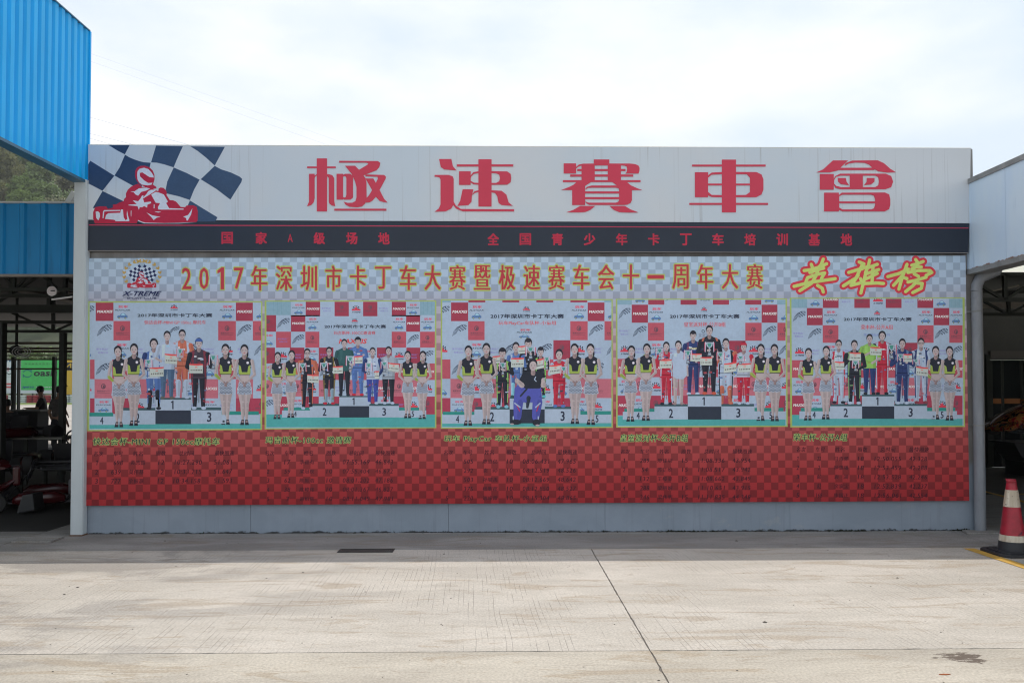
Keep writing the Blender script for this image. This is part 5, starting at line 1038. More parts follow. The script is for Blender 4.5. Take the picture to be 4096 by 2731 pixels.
# ------------------------------------------------------------------ open garage on the left
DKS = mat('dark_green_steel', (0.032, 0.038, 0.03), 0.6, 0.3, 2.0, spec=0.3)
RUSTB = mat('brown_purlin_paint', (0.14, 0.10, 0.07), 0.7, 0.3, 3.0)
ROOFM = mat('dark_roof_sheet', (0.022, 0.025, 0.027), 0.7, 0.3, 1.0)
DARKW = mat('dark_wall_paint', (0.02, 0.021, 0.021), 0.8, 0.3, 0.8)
ga = thing('open_garage', (-10, 10, 0), 'dark open-sided garage with steel roof trusses seen left of the wall', 'building')
zA = lambda py, Y: CAMH + (1565 - py) / FPX * Y
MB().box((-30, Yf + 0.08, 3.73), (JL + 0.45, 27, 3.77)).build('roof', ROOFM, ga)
MB().box((-18, 3.0, 5.5), (XBL - 0.14, Y0 - 0.1, 5.54)).build('unseen_canopy_roof', ROOFM, ga)  # unseen roof behind the cladding, added to keep the garage dark
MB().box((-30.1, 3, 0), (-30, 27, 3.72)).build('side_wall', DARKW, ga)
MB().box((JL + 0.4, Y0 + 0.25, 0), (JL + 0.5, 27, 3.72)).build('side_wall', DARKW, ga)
for py, th, Y in ((1158, 11, 10.6), (1183, 13, 12.2), (1235, 31, 14.0), (1288, 12, 16.5), (1324, 10, 18.0), (1371, 9, 20.0), (1392, 8, 21.0), (1404, 8, 22.5)):
    h = th / FPX * Y; MB().box((-29, Y - 0.05, zA(py, Y) - h / 2), (JL + 0.3, Y + 0.05, zA(py, Y) + h / 2)).build('roof_beam', DKS if py < 1360 else RUSTB, ga)
Y = 25.0
for py, th in ((1420, 4), (1436, 5), (1473, 6)):
    h = th / FPX * Y; MB().box((-30, Y - 0.04, zA(py, Y) - h / 2), (-12.6, Y + 0.04, zA(py, Y) + h / 2)).build('window_rail', RUSTB, ga)
def tr(Y, zt, zb, n, x0, x1, w):
    for k in range(n + 1):
        x = x0 + (x1 - x0) * k / n; MB().bar((x, Y, zb), (x, Y, zt), w).build('truss_post', DKS, ga)
        if k < n:
            x2 = x0 + (x1 - x0) * (k + 1) / n; a, b = ((x, zb), (x2, zt)) if k % 2 else ((x, zt), (x2, zb)); MB().bar((a[0], Y + .03, a[1]), (b[0], Y + .03, b[1]), w * 0.7).build('truss_brace', DKS, ga)
tr(10.6, 3.70, zA(1158, 10.6), 8, at(260, 1100, 10.6).x - 5.2, at(260, 1100, 10.6).x, 0.04)
tr(12.2, 3.70, zA(1183, 12.2), 7, -12, at(262, 1100, 12.2).x, 0.05); tr(14.0, 3.70, zA(1235, 14), 7, -14, -6.6, 0.06); tr(18.0, 3.70, zA(1324, 18), 8, -22, -8, 0.06)
for px0, px1, Y in ((-40, 18, 12.0), (243, 262, 16.0), (50, 62, 25.0), (213, 224, 25.0), (-150, -120, 16), (74, 79, 25.05)):
    a, b = at(px0, 1400, Y).x, at(px1, 1400, Y).x
    MB().box((a, Y - 0.06, 0), (b, Y + 0.06, zA(1290 if Y < 13 else 1330 if Y < 20 else 1425 if px0 != 74 else 1436, Y))).build('post', DKS, ga)
for px in (40, 100, 150): 
    o = MB().box((at(px, 1300, 17).x, 17, 3.69), (at(px, 1300, 17).x + 0.5, 22, 3.72)).build('purlin', RUSTB, ga)

# counter, bench and shelves in the gloom
ct = thing('counter', (-14, 22.6, 0), 'long dark counter at the back of the open garage', 'counter')
zc = 1.12; MB().box((-19, 22.3, zc - 0.05), (-12.4, 23.0, zc)).build('worktop', mat('counter_top', (0.07, 0.07, 0.06), 0.6), ct)
MB().box((-18.9, 22.35, 0), (-14.3, 22.9, zc - 0.05)).build('front', DARKW, ct); MB().box((-14.02, 22.35, 0), (-12.5, 22.9, zc - 0.05)).build('front', DARKW, ct)
wb = thing('workbench', (-8.2, 14.6, 0), 'steel workbench with a pale front edge in the dark garage', 'workbench')
zw = zA(1740, 14.5); x0, x1 = at(-40, 1740, 14.5).x, at(284, 1740, 14.5).x
MB().box((x0, 14.2, zw - 0.04), (x1, 14.9, zw)).build('worktop', mat('worn_steel_edge', (0.25, 0.25, 0.2), 0.35, 0.6, 3.0), wb)
for x in (x0 + 0.1, (x0 + x1) / 2, x1 - 0.1): MB().box((x, 14.3, 0), (x + 0.05, 14.35, zw - 0.04)).build('leg', DKS, wb)
MB().box((x0, 14.3, 0.3), (x1, 14.85, 0.33)).build('shelf', DKS, wb)

# lamp and fan
LW = mat('white_lamp_enamel', (0.75, 0.73, 0.72), 0.4)
p = at(211, 1165, 10.2); lp = thing('round_lamp', tuple(p), 'small round white lamp on an arm under the blue fascia', 'lamp')
MB().lathe([(0.012, 0.02), (0.05, 0.015), (0.056, 0.0), (0.056, -0.02), (0.03, -0.03)], p, 24, 'Y').build('lens', mat('lamp_lens', (0.62, 0.56, 0.56), 0.3), lp, smooth=True)
MB().tube([p + Vector((0.056 * math.cos(a), -0.022, 0.056 * math.sin(a))) for a in [2 * math.pi * k / 20 for k in range(21)]], 0.005, 6, False).build('rim', LW, lp, smooth=True)
MB().box((p.x - 0.006, p.y - 0.04, p.z - 0.004), (p.x + 0.045, p.y - 0.034, p.z + 0.008)).build('latch', DKS, lp)
a, b = at(208, 1198, 10.2), at(290, 1187, 10.05); MB().tube([a, b], 0.011, 10).build('arm', LW, lp); MB().tube([a, p + Vector((0, 0.03, -0.05))], 0.012, 8).build('bracket', DKS, lp)
p = at(88, 1405, 18.0); fn = thing('ceiling_fan', tuple(p), 'dark caged fan hanging above the counter', 'fan')
MB().lathe([(0.02, -0.12), (0.10, -0.1), (0.12, 0.0), (0.08, 0.08), (0.02, 0.1)], p + Vector((-0.12, 0, 0.02)), 14, 'Y').build('motor', DKS, fn, smooth=True)
cg = MB()
for r in (0.2, 0.14, 0.08): cg.tube([p + Vector((0.08 + r * math.cos(a), -0.16, -0.02 + 0.6 * r * math.sin(a))) for a in [2 * math.pi * k / 18 for k in range(19)]], 0.008, 5, False)
cg.build('cage', LW, fn)
for k in range(3):
    a = k * 2.09; MB().bar(p + Vector((0.08, -0.13, -0.02)), p + Vector((0.08 + 0.17 * math.cos(a), -0.13, -0.02 + 0.1 * math.sin(a))), 0.06, 0.01).build('blade', DKS, fn)
MB().tube([p + Vector((-0.12, 0, 0.1)), p + Vector((-0.12, 0, 3.72 - p.z))], 0.03, 8).build('hanger', DKS, fn)

# ------------------------------------------------------------------ people behind the counter
def skin_mesh(name, pts, edges, rad, m, parent, lv=1):
    me = bpy.data.meshes.new(name); me.from_pydata(pts, edges, []); o = link(name, me, m, parent)
    o.modifiers.new('skin', 'SKIN').use_smooth_shade = True
    sv = me.skin_vertices[0].data
    for i, r in enumerate(rad): sv[i].radius = (r, r) if not isinstance(r, tuple) else r
    sv[0].use_root = True
    s = o.modifiers.new('sub', 'SUBSURF'); s.levels = lv; s.render_levels = lv
    return o
SKINM = mat('skin', (0.32, 0.19, 0.13), 0.6); HAIRM = mat('black_hair', (0.015, 0.014, 0.014), 0.5)
def person(x, y, rz, sit, shirt, trous, label, lean=0.0, arms=0, z0=0.0):
    root = thing('person', (x, y, z0), label, 'person', 'people behind the counter', rz)
    hipz = 0.52 if sit else 0.93; L = lean
    P = {'pel': (0, 0, hipz), 'wa': (0, -0.02 - L * .2, hipz + .18), 'ch': (0, -0.01 - L * .6, hipz + .40), 'nk': (0, -L, hipz + .56), 'hd0': (0, -0.01 - L * 1.15, hipz + .64), 'hd': (0, -0.03 - L * 1.25, hipz + .74), 'hd2': (0, -0.02 - L * 1.3, hipz + .82)}
    kf = 0.42 if sit else 0.02
    names = list(P); pts = [P[k] for k in names]; rad = [(.155, .11), (.14, .10), (.175, .115), .058, .062, (.085, .10), (.07, .085)]
    ed = [(0, 1), (1, 2), (2, 3), (3, 4), (4, 5), (5, 6)]
    def chain(s0, seq, rr):
        a = s0
        for p, r in zip(seq, rr): pts.append(p); rad.append(r); ed.append((a, len(pts) - 1)); a = len(pts) - 1
        return a
    idx = {}
    for s in (-1, 1):
        if arms: el = (s * .30, -0.10 - L, hipz + .22); ha = (s * .16, -0.34 - L, hipz + .24)
        else: el = (s * .27, .03, hipz + .18); ha = (s * .27, -.08, hipz - .06)
        sh = (s * .19, -L * .8, hipz + .48); b = len(pts); chain(2, [sh, el, ha], [.062, .045, .032])
        h = len(pts) - 1; ex = Vector(ha) - Vector(el); ex.normalize(); sd = Vector((s, 0, 0))
        palm = Vector(ha) + ex * .07; pts.append(tuple(palm)); rad.append((.035, .02)); ed.append((h, len(pts) - 1)); pm = len(pts) - 1
        for q in range(4):
            off = sd * (-.027 + .018 * q); ln = (.07, .082, .076, .058)[q]; f1 = palm + off + ex * .03; f2 = f1 + (ex * .8 + Vector((0, 0, -.5))) * ln * .7
            pts.append(tuple(f1)); rad.append(.009); ed.append((pm, len(pts) - 1)); pts.append(tuple(f2)); rad.append(.008); ed.append((len(pts) - 2, len(pts) - 1))
        t1 = Vector(ha) + ex * .03 - sd * .04; pts.append(tuple(t1)); rad.append(.011); ed.append((h, len(pts) - 1)); pts.append(tuple(t1 + ex * .04 - sd * .01)); rad.append(.009); ed.append((len(pts) - 2, len(pts) - 1))
        hp = (s * .10, 0, hipz - .04); kn = (s * .13, -kf, .50 if sit else .50); an = (s * .13, -kf - .02, .09); to = (s * .15, -kf - .17, .04)
        chain(0, [hp, kn, an, to], [.092, .06, .042, .035])
        idx[s] = (sh, el, ha, hp, kn, an)
    skin_mesh('body', pts, ed, rad, SKINM, None, 1); b = COL.objects[-1]; b.parent = root
    # shirt and trousers follow the body a little outside it
    pts = [P['pel'], P['wa'], P['ch'], (0, -L * .9, hipz + .50)]; rad = [(.17, .125), (.16, .12), (.195, .135), (.10, .085)]; ed = [(0, 1), (1, 2), (2, 3)]
    for s in (-1, 1):
        sh, el, ha = [Vector(v) for v in idx[s][:3]]; chain(2, [tuple(sh), tuple(sh.lerp(el, .85))], [.08, .062])
    o = skin_mesh('shirt', pts, ed, rad, shirt, None, 2); o.parent = root
    pts = [P['pel'], (0, 0, hipz + .08)]; rad = [(.168, .13), (.16, .12)]; ed = [(0, 1)]
    for s in (-1, 1): chain(0, [idx[s][3], idx[s][4], idx[s][5]], [.105, .076, .06])
    o = skin_mesh('trousers', pts, ed, rad, trous, None, 1); o.parent = root
    c = Vector(P['hd']) + Vector((0, 0.012, .035)); hm = MB()
    hm.lathe([(0.03, .105), (.07, .09), (.098, .05), (.103, .0), (.098, -.04), (.085, -.075)], c, 16); o = hm.build('hair', HAIRM, None, smooth=True); o.parent = root
    fc = MB(); hd = Vector(P['hd'])
    fc.add([hd + Vector((-.014, -.098, .0)), hd + Vector((.014, -.098, .0)), hd + Vector((0, -.125, -.012)), hd + Vector((0, -.1, .04))], [(0, 1, 2), (0, 2, 3), (1, 3, 2)]); o = fc.build('nose', SKINM); o.parent = root
    for s in (-1, 1):
        o = MB().lathe([(.004, .01), (.012, .006), (.012, -.006)], hd + Vector((s * .034, -.095, .02)), 8, 'Y').build('eye', HAIRM); o.parent = root
        o = MB().lathe([(.006, .03), (.016, .01), (.014, -.02), (.005, -.03)], hd + Vector((s * .092, .0, .0)), 8).build('ear', SKINM, smooth=True); o.parent = root
    o = MB().box(tuple(hd + Vector((-.025, -.1, -.05))), tuple(hd + Vector((.025, -.092, -.042)))).build('mouth', HAIRM); o.parent = root
    return root
SH1 = mat('black_shirt', (0.03, 0.03, 0.033), 0.85); SH2 = mat('grey_patterned_shirt', (0.14, 0.13, 0.12), 0.85, 0.5, 14); TRO = mat('dark_trousers', (0.03, 0.032, 0.04), 0.85)
person(at(32, 1600, 21.6).x, 21.6, 0.3, True, SH1, TRO, 'person in black seated low at the left of the counter, head and shoulders showing', 0.06, 1, 0.02)
person(at(180, 1560, 23.6).x, 23.6, -1.2, False, SH1, TRO, 'person in black standing in profile at the counter, left of the pair', 0.08, 1, -0.03)
person(at(229, 1560, 21.8).x, 21.8, 2.7, False, SH2, TRO, 'person in a grey patterned shirt seen from behind at the counter', 0.05, 0, -0.04)
person(at(236, 1545, 25.2).x, 25.4, 2.2, False, SH1, TRO, 'person half hidden behind the one in the grey shirt', 0.0, 0, 0.1)

# ------------------------------------------------------------------ karts
TYR = mat('kart_tyre_rubber', (0.02, 0.02, 0.02), 0.8); RIM = mat('grey_rim', (0.04, 0.04, 0.043), 0.3, metal=0.8); CHS = mat('chassis_steel', (0.12, 0.12, 0.13), 0.4, metal=0.6)
n = NB('red_gold_fairing'); f = n.noise(n.map(n.tc.outputs['Object'], (5, 5, 8)), 1.6, 3, 0.5, 1.4)
r_ = n.nt.nodes.new('ShaderNodeValToRGB'); n.L(f, r_.inputs[0]); e = r_.color_ramp.elements; e[0].position = 0.44; e[0].color = (0.22, 0.008, 0.012, 1); e[1].position = 0.47; e[1].color = (0.28, 0.12, 0.03, 1); e2 = e.new(0.56); e2.color = (0.28, 0.12, 0.03, 1); e3 = e.new(0.59); e3.color = (0.012, 0.010, 0.010, 1)
n.col(r_.outputs[0]); n.p.inputs['Roughness'].default_value = 0.08; n.p.inputs['Coat Weight'].default_value = 0.6; FAIR = n.m
REDP = mat('red_kart_plastic', (0.05, 0.004, 0.006), 0.22); BLKP = mat('black_plastic', (0.015, 0.015, 0.017), 0.35)
def loft(secs, n=16):                                   # sections: (x, cy, cz, ry, rz)
    mb = MB(); b = 0
    for x, cy, cz, ry, rz_ in secs:
        for k in range(n):
            a = 2 * math.pi * k / n; mb.v.append(Vector((x, cy + ry * math.copysign(abs(math.cos(a)) ** .75, math.cos(a)), cz + rz_ * math.copysign(abs(math.sin(a)) ** .75, math.sin(a)))))
    for i in range(len(secs) - 1):
        for k in range(n): k2 = (k + 1) % n; mb.f.append((i * n + k, i * n + k2, (i + 1) * n + k2, (i + 1) * n + k))
    mb.f.append(tuple(range(n))); mb.f.append(tuple(reversed(range((len(secs) - 1) * n, len(secs) * n)))); return mb
def kart(loc, rz, label, body, group=None):             # nose points to local -x
    root = thing('racing_kart', loc, label, 'kart', group, rz)
    def put(mb, name, m, smooth=True, par=None, bevel=0):
        o = mb.build(name, m, None, smooth, bevel); o.parent = par or root; return o
    fr = MB()
    for s in (-1, 1): fr.tube([(-.62, s * .22, .09), (-.3, s * .34, .08), (.3, s * .34, .08), (.66, s * .30, .1)], .015, 8)
    for x in (-.5, -.1, .3, .62): fr.tube([(x, -.33, .08), (x, .33, .08)], .015, 8)
    fr.tube([(.55, -.5, .13), (.55, .5, .13)], .02, 8).tube([(-.52, -.46, .12), (-.52, .46, .12)], .015, 8); put(fr, 'chassis', CHS)
    put(MB().box((-.6, -.2, .06), (.1, .2, .066)), 'floor_pan', CHS, False)
    put(loft([(-.92, 0, .12, .38, .03), (-.86, 0, .14, .44, .06), (-.74, 0, .17, .40, .08), (-.6, 0, .22, .26, .07), (-.46, 0, .30, .16, .06), (-.36, 0, .38, .12, .03)]), 'nose_cone', body)
    for s in (-1, 1): put(loft([(-.34, s * .50, .14, .06, .04), (-.26, s * .52, .16, .10, .08), (.16, s * .53, .17, .11, .09), (.28, s * .52, .15, .07, .05)]), 'side_pod', body)
    put(MB().box((-.40, -.12, .30), (-.30, .12, .56)), 'front_panel', body, False, bevel=.03)
    st = MB(); prof = [(-.02, .10), (.05, .07), (.22, .08), (.34, .2), (.40, .44), (.43, .46), (.38, .18), (.25, .05), (.04, .045), (-.03, .09)]
    st.prism([(x, z) for x, z in prof], -.19, .19, 'y'); put(st, 'seat', BLKP, bevel=.012)
    w = [Vector((-.18, 0, .50)) + Vector((.04 * math.sin(a), .15 * math.cos(a), .14 * math.sin(a))) for a in [2 * math.pi * k / 18 for k in range(19)]]
    put(MB().tube(w, .013, 8, False).tube([(-.18, -.15, .5), (-.18, .15, .5)], .01, 6).tube([(-.18, 0, .5), (-.46, 0, .14)], .011, 8), 'steering_wheel', BLKP)
    put(MB().box((.25, .24, .1), (.48, .42, .32)).box((.27, .27, .32), (.42, .38, .42)), 'engine', CHS, False, bevel=.01)
    put(MB().tube([(.68, -.5, .2), (.76, -.42, .2), (.76, .42, .2), (.68, .5, .2)], .03, 10), 'rear_bumper', BLKP)
    for x, s, wd, r in ((-.52, -1, .12, .13), (-.52, 1, .12, .13), (.55, -1, .19, .14), (.55, 1, .19, .14)):
        cy = s * (.52 + wd / 2)
        wh = put(MB().lathe([(r * .55, -wd / 2), (r * .92, -wd / 2), (r, -wd * .36), (r, wd * .36), (r * .92, wd / 2), (r * .55, wd / 2)], (x, cy, r), 20, 'Y'), 'wheel', TYR)
        put(MB().lathe([(.02, wd * .52), (r * .3, wd * .5), (r * .54, wd * .51), (r * .54, -wd * .51), (.02, -wd * .5)], (x, cy, r), 14, 'Y'), 'rim', RIM, par=wh)
    return root
k1 = kart((-7.55, 12.3, 0.42), 1.9, 'dark red racing kart propped up at the left edge of the garage', REDP, 'karts parked in the dark garage')
k2 = kart((-6.75, 13.1, 0.36), -1.3, 'red racing kart standing behind the first one in the garage', REDP, 'karts parked in the dark garage')
for (x, y, z, lb) in ((-7.55, 12.3, 0.42, 'low black stand under the leftmost kart'), (-6.75, 13.1, 0.36, 'low black stand under the rear kart in the garage')):
    t = thing('kart_stand', (x, y, 0), lb, 'stand')
    for sx in (-.3, .3):
        for sy in (-.25, .25): MB().box((x + sx - .02, y + sy - .02, 0), (x + sx + .02, y + sy + .02, z + .05)).build('leg', DKS, t)
    MB().box((x - .34, y - .28, z + .02), (x + .34, y + .28, z + .055)).build('top', DKS, t)
for i, (x, y, z, rz, lb) in enumerate(((-6.35, 11.6, 0.02, 0.4, 'dark kart parked on the floor beside the white column'), (-8.1, 11.2, 0.02, 2.5, 'kart cut off by the left frame edge on the garage floor'), (-8.6, 14.2, 0.75, 1.2, 'red kart raised on the workbench row deep in the garage'))):
    c = copy_tree(k2); c.location = (x, y, z); c.rotation_euler = (0, 0, rz); c['label'] = lb
TYS = tyre_mesh(mat('worn_black_tyre', (0.02, 0.02, 0.02), 0.8)) if False else None
t = thing('black_bin', (at(118, 2100, 10.9).x, 10.9, 0), 'small black bin lying near the garage mouth in the dark', 'bin')
x = at(118, 2100, 10.9).x; MB().prism([(x - .12, 0.01), (x + .12, .06), (x + .09, .28), (x - .05, .26)], 10.8, 11.05).build('body', mat('dark_bin_plastic', (0.02, 0.022, 0.024), 0.5), t, bevel=.02)

# ------------------------------------------------------------------ race track furniture seen through the garage
YT = 121.0
WH = mat('white_board', (0.5, 0.56, 0.6), 0.6); GB = mat('green_board', (0.04, 0.30, 0.07), 0.5); YBm = mat('yellow_board', (0.52, 0.33, 0.02), 0.5)
def board(px0, py0, px1, py1, m, Y, label, extra):
    a, b = at(px0, py1, Y), at(px1, py0, Y); t = thing('billboard', ((a.x + b.x) / 2, Y, 0), label, 'billboard', 'billboards along the race track')
    MB().box((a.x, Y, a.z), (b.x, Y + .15, b.z)).build('panel', m, t)
    for k in range(4): x = a.x + (b.x - a.x) * (k + .5) / 4; MB().box((x - .08, Y + .16, 0), (x + .08, Y + .3, b.z - .2)).build('post', DKS, t)
    extra(t)
def ex1(t):
    ILLs = ILL; q = Print(YT - .01, 0, 1400, 5.227); q.base(.01)
    q.rect(440, 195, 1240, 835, (0.06, 0.42, 0.11)); q.z += .01
    q.ring(575, 490, 100, 85, 22, (0.01, 0.17, 0.16), 20, 170, 12).ring(575, 490, 100, 85, 22, (0.01, 0.17, 0.16), 200, 350, 12).poly([(620, 420), (680, 440), (665, 400)], (0.01, 0.17, 0.16)).poly([(480, 575), (475, 515), (525, 545)], (0.01, 0.17, 0.16))
    q.text('oasis', 700, 415, 1190, 545, (0.02, 0.025, 0.03), 0.04, 0.15); q.text('sparco', 470, 755, 710, 805, (0.02, 0.08, 0.25), 0.05); q.text('alpinestars', 750, 755, 1230, 795, (0.5, 0.6, 0.6), 0.02)
    q.text('专 业 赛 车 用 品 专 门 店', 520, 272, 1160, 300, (0.04, 0.07, 0.05), 0.0); q.build('print', t)
board(62, 1441, 238, 1573, WH, YT, 'white-bordered green billboard with a ring logo beyond the garage', ex1)
def ex2(t):
    q = Print(YT - .01, 0, 1400, 5.227); q.base(.01)
    for x in (120, 190): q.rect(x, 215, x + 35, 245, (0.05, 0.12, 0.25))
    q.text('hi', 60, 355, 180, 440, (0.4, 0.06, 0.15), 0.03); q.limb(230, 360, 8, 235, 430, 8, (0.05, 0.15, 0.25)).stroke([(60, 480), (130, 470), (190, 510), (255, 470)], 8, (0.03, 0.06, 0.08))
    q.rect(-60, 690, 258, 725, (0.5, 0.08, 0.09)).rect(-60, 755, 258, 790, (0.5, 0.08, 0.09)).rect(-60, 555, 258, 560, (0.3, 0.35, 0.4)).rect(-60, 880, 258, 886, (0.3, 0.35, 0.4)); q.build('print', t)
board(-40, 1441, 50, 1573, WH, YT, 'white billboard with pink letters left of the green one', ex2)
def ex3(t):
    q = Print(YT - .01, 0, 1400, 5.227); q.base(.01); q.rect(1365, 260, 1600, 425, (0.04, 0.045, 0.05)); q.z += .01; q.stroke([(1395, 355), (1480, 285), (1480, 380)], 10, (0.55, 0.36, 0.03)); q.text('TAG', 1500, 290, 1600, 390, (0.55, 0.36, 0.03), .04); q.build('print', t)
board(258, 1438, 380, 1577, YBm, YT, 'yellow billboard with a black band right of the green one', ex3)
TYW = mat('white_painted_tyre', (0.5, 0.56, 0.58), 0.7, 0.3, 3); TYRD = mat('red_painted_tyre', (0.26, 0.02, 0.03), 0.7, 0.3, 3)
def tyre_mesh(m):
    mb = MB(); mb.lathe([(.24, .0), (.36, .0), (.42, .06), (.43, .14), (.42, .22), (.36, .28), (.24, .28)], (0, 0, 0), 16); me = me_from('tyre', mb.v, mb.f, True); me.materials.append(m); return me
TM = {0: tyre_mesh(TYW), 1: tyre_mesh(TYRD)}
seq = '0011000111100011'
for i in range(17):
    px = -52 + i * 24.5; c = 1 if i in (2, 3) or 7 <= i <= 10 else 0; p = at(px, 1600, 119.5)
    nm_ = 'red' if c else 'white'
    t = thing('tyre_stack', (p.x, 119.5, 0), nm_ + ' painted tyre stack in the barrier under the billboards', 'tyre stack', 'painted tyre stacks of the track barrier, ' + nm_, i * .7)
    for k in range(4): o = bpy.data.objects.new('tyre', TM[c]); COL.objects.link(o); o.parent = t; o.location = (0.02 * math.sin(i + k * 2), 0, k * .285)

# ------------------------------------------------------------------ open bay on the right
rb = thing('right_bay', (9, 12, 0), 'dark open bay with roof truss and glazed doors right of the wall', 'building')
MB().box((XFR + .12, 3.0, 4.0), (16, 12.6, 4.04)).build('roof', ROOFM, rb); MB().box((XFR - 2, 12.6, 4.0), (16, 15.3, 4.04)).build('roof', ROOFM, rb)  # front stretch of this roof is unseen, put in to keep the bay dark
MB().box((XFR - 2, 9.6, 4.0), (XFR + .12, 12.6, 4.04)).build('roof', ROOFM, rb)
MB().box((XFR - 2, 15.3, 4.0), (9.6, 17.5, 4.04)).build('roof', ROOFM, rb); MB().box((13.2, 15.3, 4.0), (16, 17.5, 4.04)).build('roof', ROOFM, rb); MB().box((9.6, 16.7, 4.0), (13.2, 17.5, 4.04)).build('roof', ROOFM, rb)
n = NB('bright_gap_sheet'); n.p.inputs['Base Color'].default_value = (.8, .8, .75, 1); d = n.nt.nodes.new('ShaderNodeBsdfTranslucent'); d.inputs[0].default_value = (.9, .9, .84, 1); mx = n.nt.nodes.new('ShaderNodeMixShader'); mx.inputs[0].default_value = .75
n.L(n.p.outputs[0], mx.inputs[1]); n.L(d.outputs[0], mx.inputs[2]); n.L(mx.outputs[0], n.nt.nodes['Material Output'].inputs[0]); GAPM = n.m
for k in range(4): MB().box((9.6 + k * .9 + .005, 15.3, 4.0), (9.6 + k * .9 + .895, 16.7, 4.012)).build('bright_gap_panel', GAPM, rb)  # invented translucent panels that supply the bright gap below the fascia
MB().box((16, 3, 0), (16.1, 17.5, 4)).build('side_wall', DARKW, rb); MB().box((XFR - 2, 9.56, 0), (XFR - 1.9, 17.5, 3.98)).build('side_wall', DARKW, rb)
GW = mat('grey_back_wall', (0.075, 0.075, 0.072), 0.8, 0.3, 1.0)
Yb = 17.0; zz = lambda py: CAMH + (1565 - py) / FPX * Yb; xx = lambda px: at(px, 1500, Yb).x
MB().box((XFR - 2, Yb, 0), (xx(3958), Yb + .1, 3.41)).build('back_wall', GW, rb); MB().box((XFR - 2, Yb, 3.49), (xx(3958), Yb + .1, 4)).build('back_wall', GW, rb); MB().box((xx(3958), Yb, zz(1440)), (16, Yb + .1, 4)).build('back_wall', GW, rb)
MB().box((xx(3940), Yb - .06, 0), (xx(3955), Yb, zz(1420))).build('door_frame', DKS, rb); MB().box((xx(3955), Yb - .08, zz(1436)), (16, Yb - .0, zz(1405))).build('door_header', mat('grey_door_header', (0.10, 0.09, 0.085), 0.6), rb)
GL = mat('dark_glass', (0.012, 0.016, 0.017), 0.08, spec=0.6)
for i, (a, b) in enumerate(((3960, 4003), (4005, 4080), (4082, 4170), (4172, 4260))):
    d_ = MB().box((xx(a), Yb + .01, 0.01), (xx(b), Yb + .04, zz(1442))).build('glass_door', GL, rb); 
    MB().box((xx(a), Yb - .01, 0.01), (xx(a) + .05, Yb + .008, zz(1442))).build('mullion', DKS, d_)
    MB().box((xx(a) + .06, Yb - .004, zz(1617)), (xx(b), Yb + .006, zz(1596))).build('orange_safety_strip', mat('orange_strip', (0.38, 0.14, 0.04), 0.6), d_)
def rtruss(Y, pt, pb_, x0, x1, n, w):
    z0, z1 = zA(pb_, Y), zA(pt, Y)
    MB().bar((x0, Y, z0), (x1, Y, z0), w).build('bottom_chord', DKS, rb); MB().bar((x0, Y, z1), (x1, Y, z1), w).build('top_chord', DKS, rb)
    for k in range(n + 1):
        x = x0 + (x1 - x0) * k / n; MB().bar((x, Y, z0), (x, Y, z1), w).build('truss_post', DKS, rb)
        if k < n: xa_ = x0 + (x1 - x0) * (k + 1) / n; MB().bar((x if k % 2 else xa_, Y + .02, z0), (xa_ if k % 2 else x, Y + .02, z1), w * .8).build('truss_brace', DKS, rb)
rtruss(10.4, 1094, 1197, at(3850, 1100, 10.4).x, at(3850, 1100, 10.4).x + 0.546 * 8, 8, 0.045); rtruss(14.2, 1165, 1256, at(3890, 1100, 14.2).x - .1, at(3890, 1100, 14.2).x + 5, 7, 0.05)
PB2 = mat('pale_beam', (0.42, 0.38, 0.32), 0.6, 0.3, 3)
MB().bar((6.0, 15.3, zA(1225, 15.3)), (14, 15.3, zA(1215, 15.3)), .06, .12).build('eaves_beam', PB2, rb); MB().bar((6.0, 14.9, zA(1275, 14.9)), (9.6, 16.4, zA(1262, 16.4)), .05, .09).build('eaves_beam', PB2, rb)
MB().tube([at(3960, 1165, 10.9), at(4075, 1142, 10.9)], .012, 8).build('fluorescent_tube', PB2, rb)

kr = kart((at(3975, 1700, 12.0).x + 0.86, 12.0, 0.92), 0.0, 'glossy red and gold kart raised on a stand at the right edge', FAIR)
lf = loft([(-.90, 0, .15, .06, .03), (-.80, 0, .19, .24, .07), (-.66, 0, .24, .34, .11), (-.50, 0, .32, .30, .12), (-.36, 0, .40, .2, .10), (-.24, 0, .47, .12, .05)]).build('upper_fairing', FAIR, None, True); lf.parent = kr
t = thing('kart_stand', (kr.location.x, 12, 0), 'black frame stand under the raised red and gold kart', 'stand')
for sx in (-.1, .5):
    for sy in (-.25, .25): MB().box((kr.location.x + sx, 12 + sy, 0), (kr.location.x + sx + .05, 12 + sy + .05, .93)).build('leg', DKS, t)
MB().box((kr.location.x - .12, 11.72, .93), (kr.location.x + .58, 12.32, .975)).build('top', DKS, t)
x = at(4025, 1800, 15.4).x; t = thing('black_tub', (x + .5, 15.4, 0), 'black tapered tub standing on a black crate by the glass doors', 'tub')
MB().box((x + .22, 15.2, 0), (x + 1.1, 15.8, .27)).build('crate', BLKP, t, bevel=.01); MB().prism([(x, .62), (x + 1.3, .62), (x + 1.12, .32), (x + .95, .27), (x + .25, .27), (x + .12, .38)], 15.15, 15.85).build('tub', BLKP, t, bevel=.015)
MB().box((x - .03, 15.1, .60), (x + 1.33, 15.9, .64)).build('rim', BLKP, t, bevel=.01)

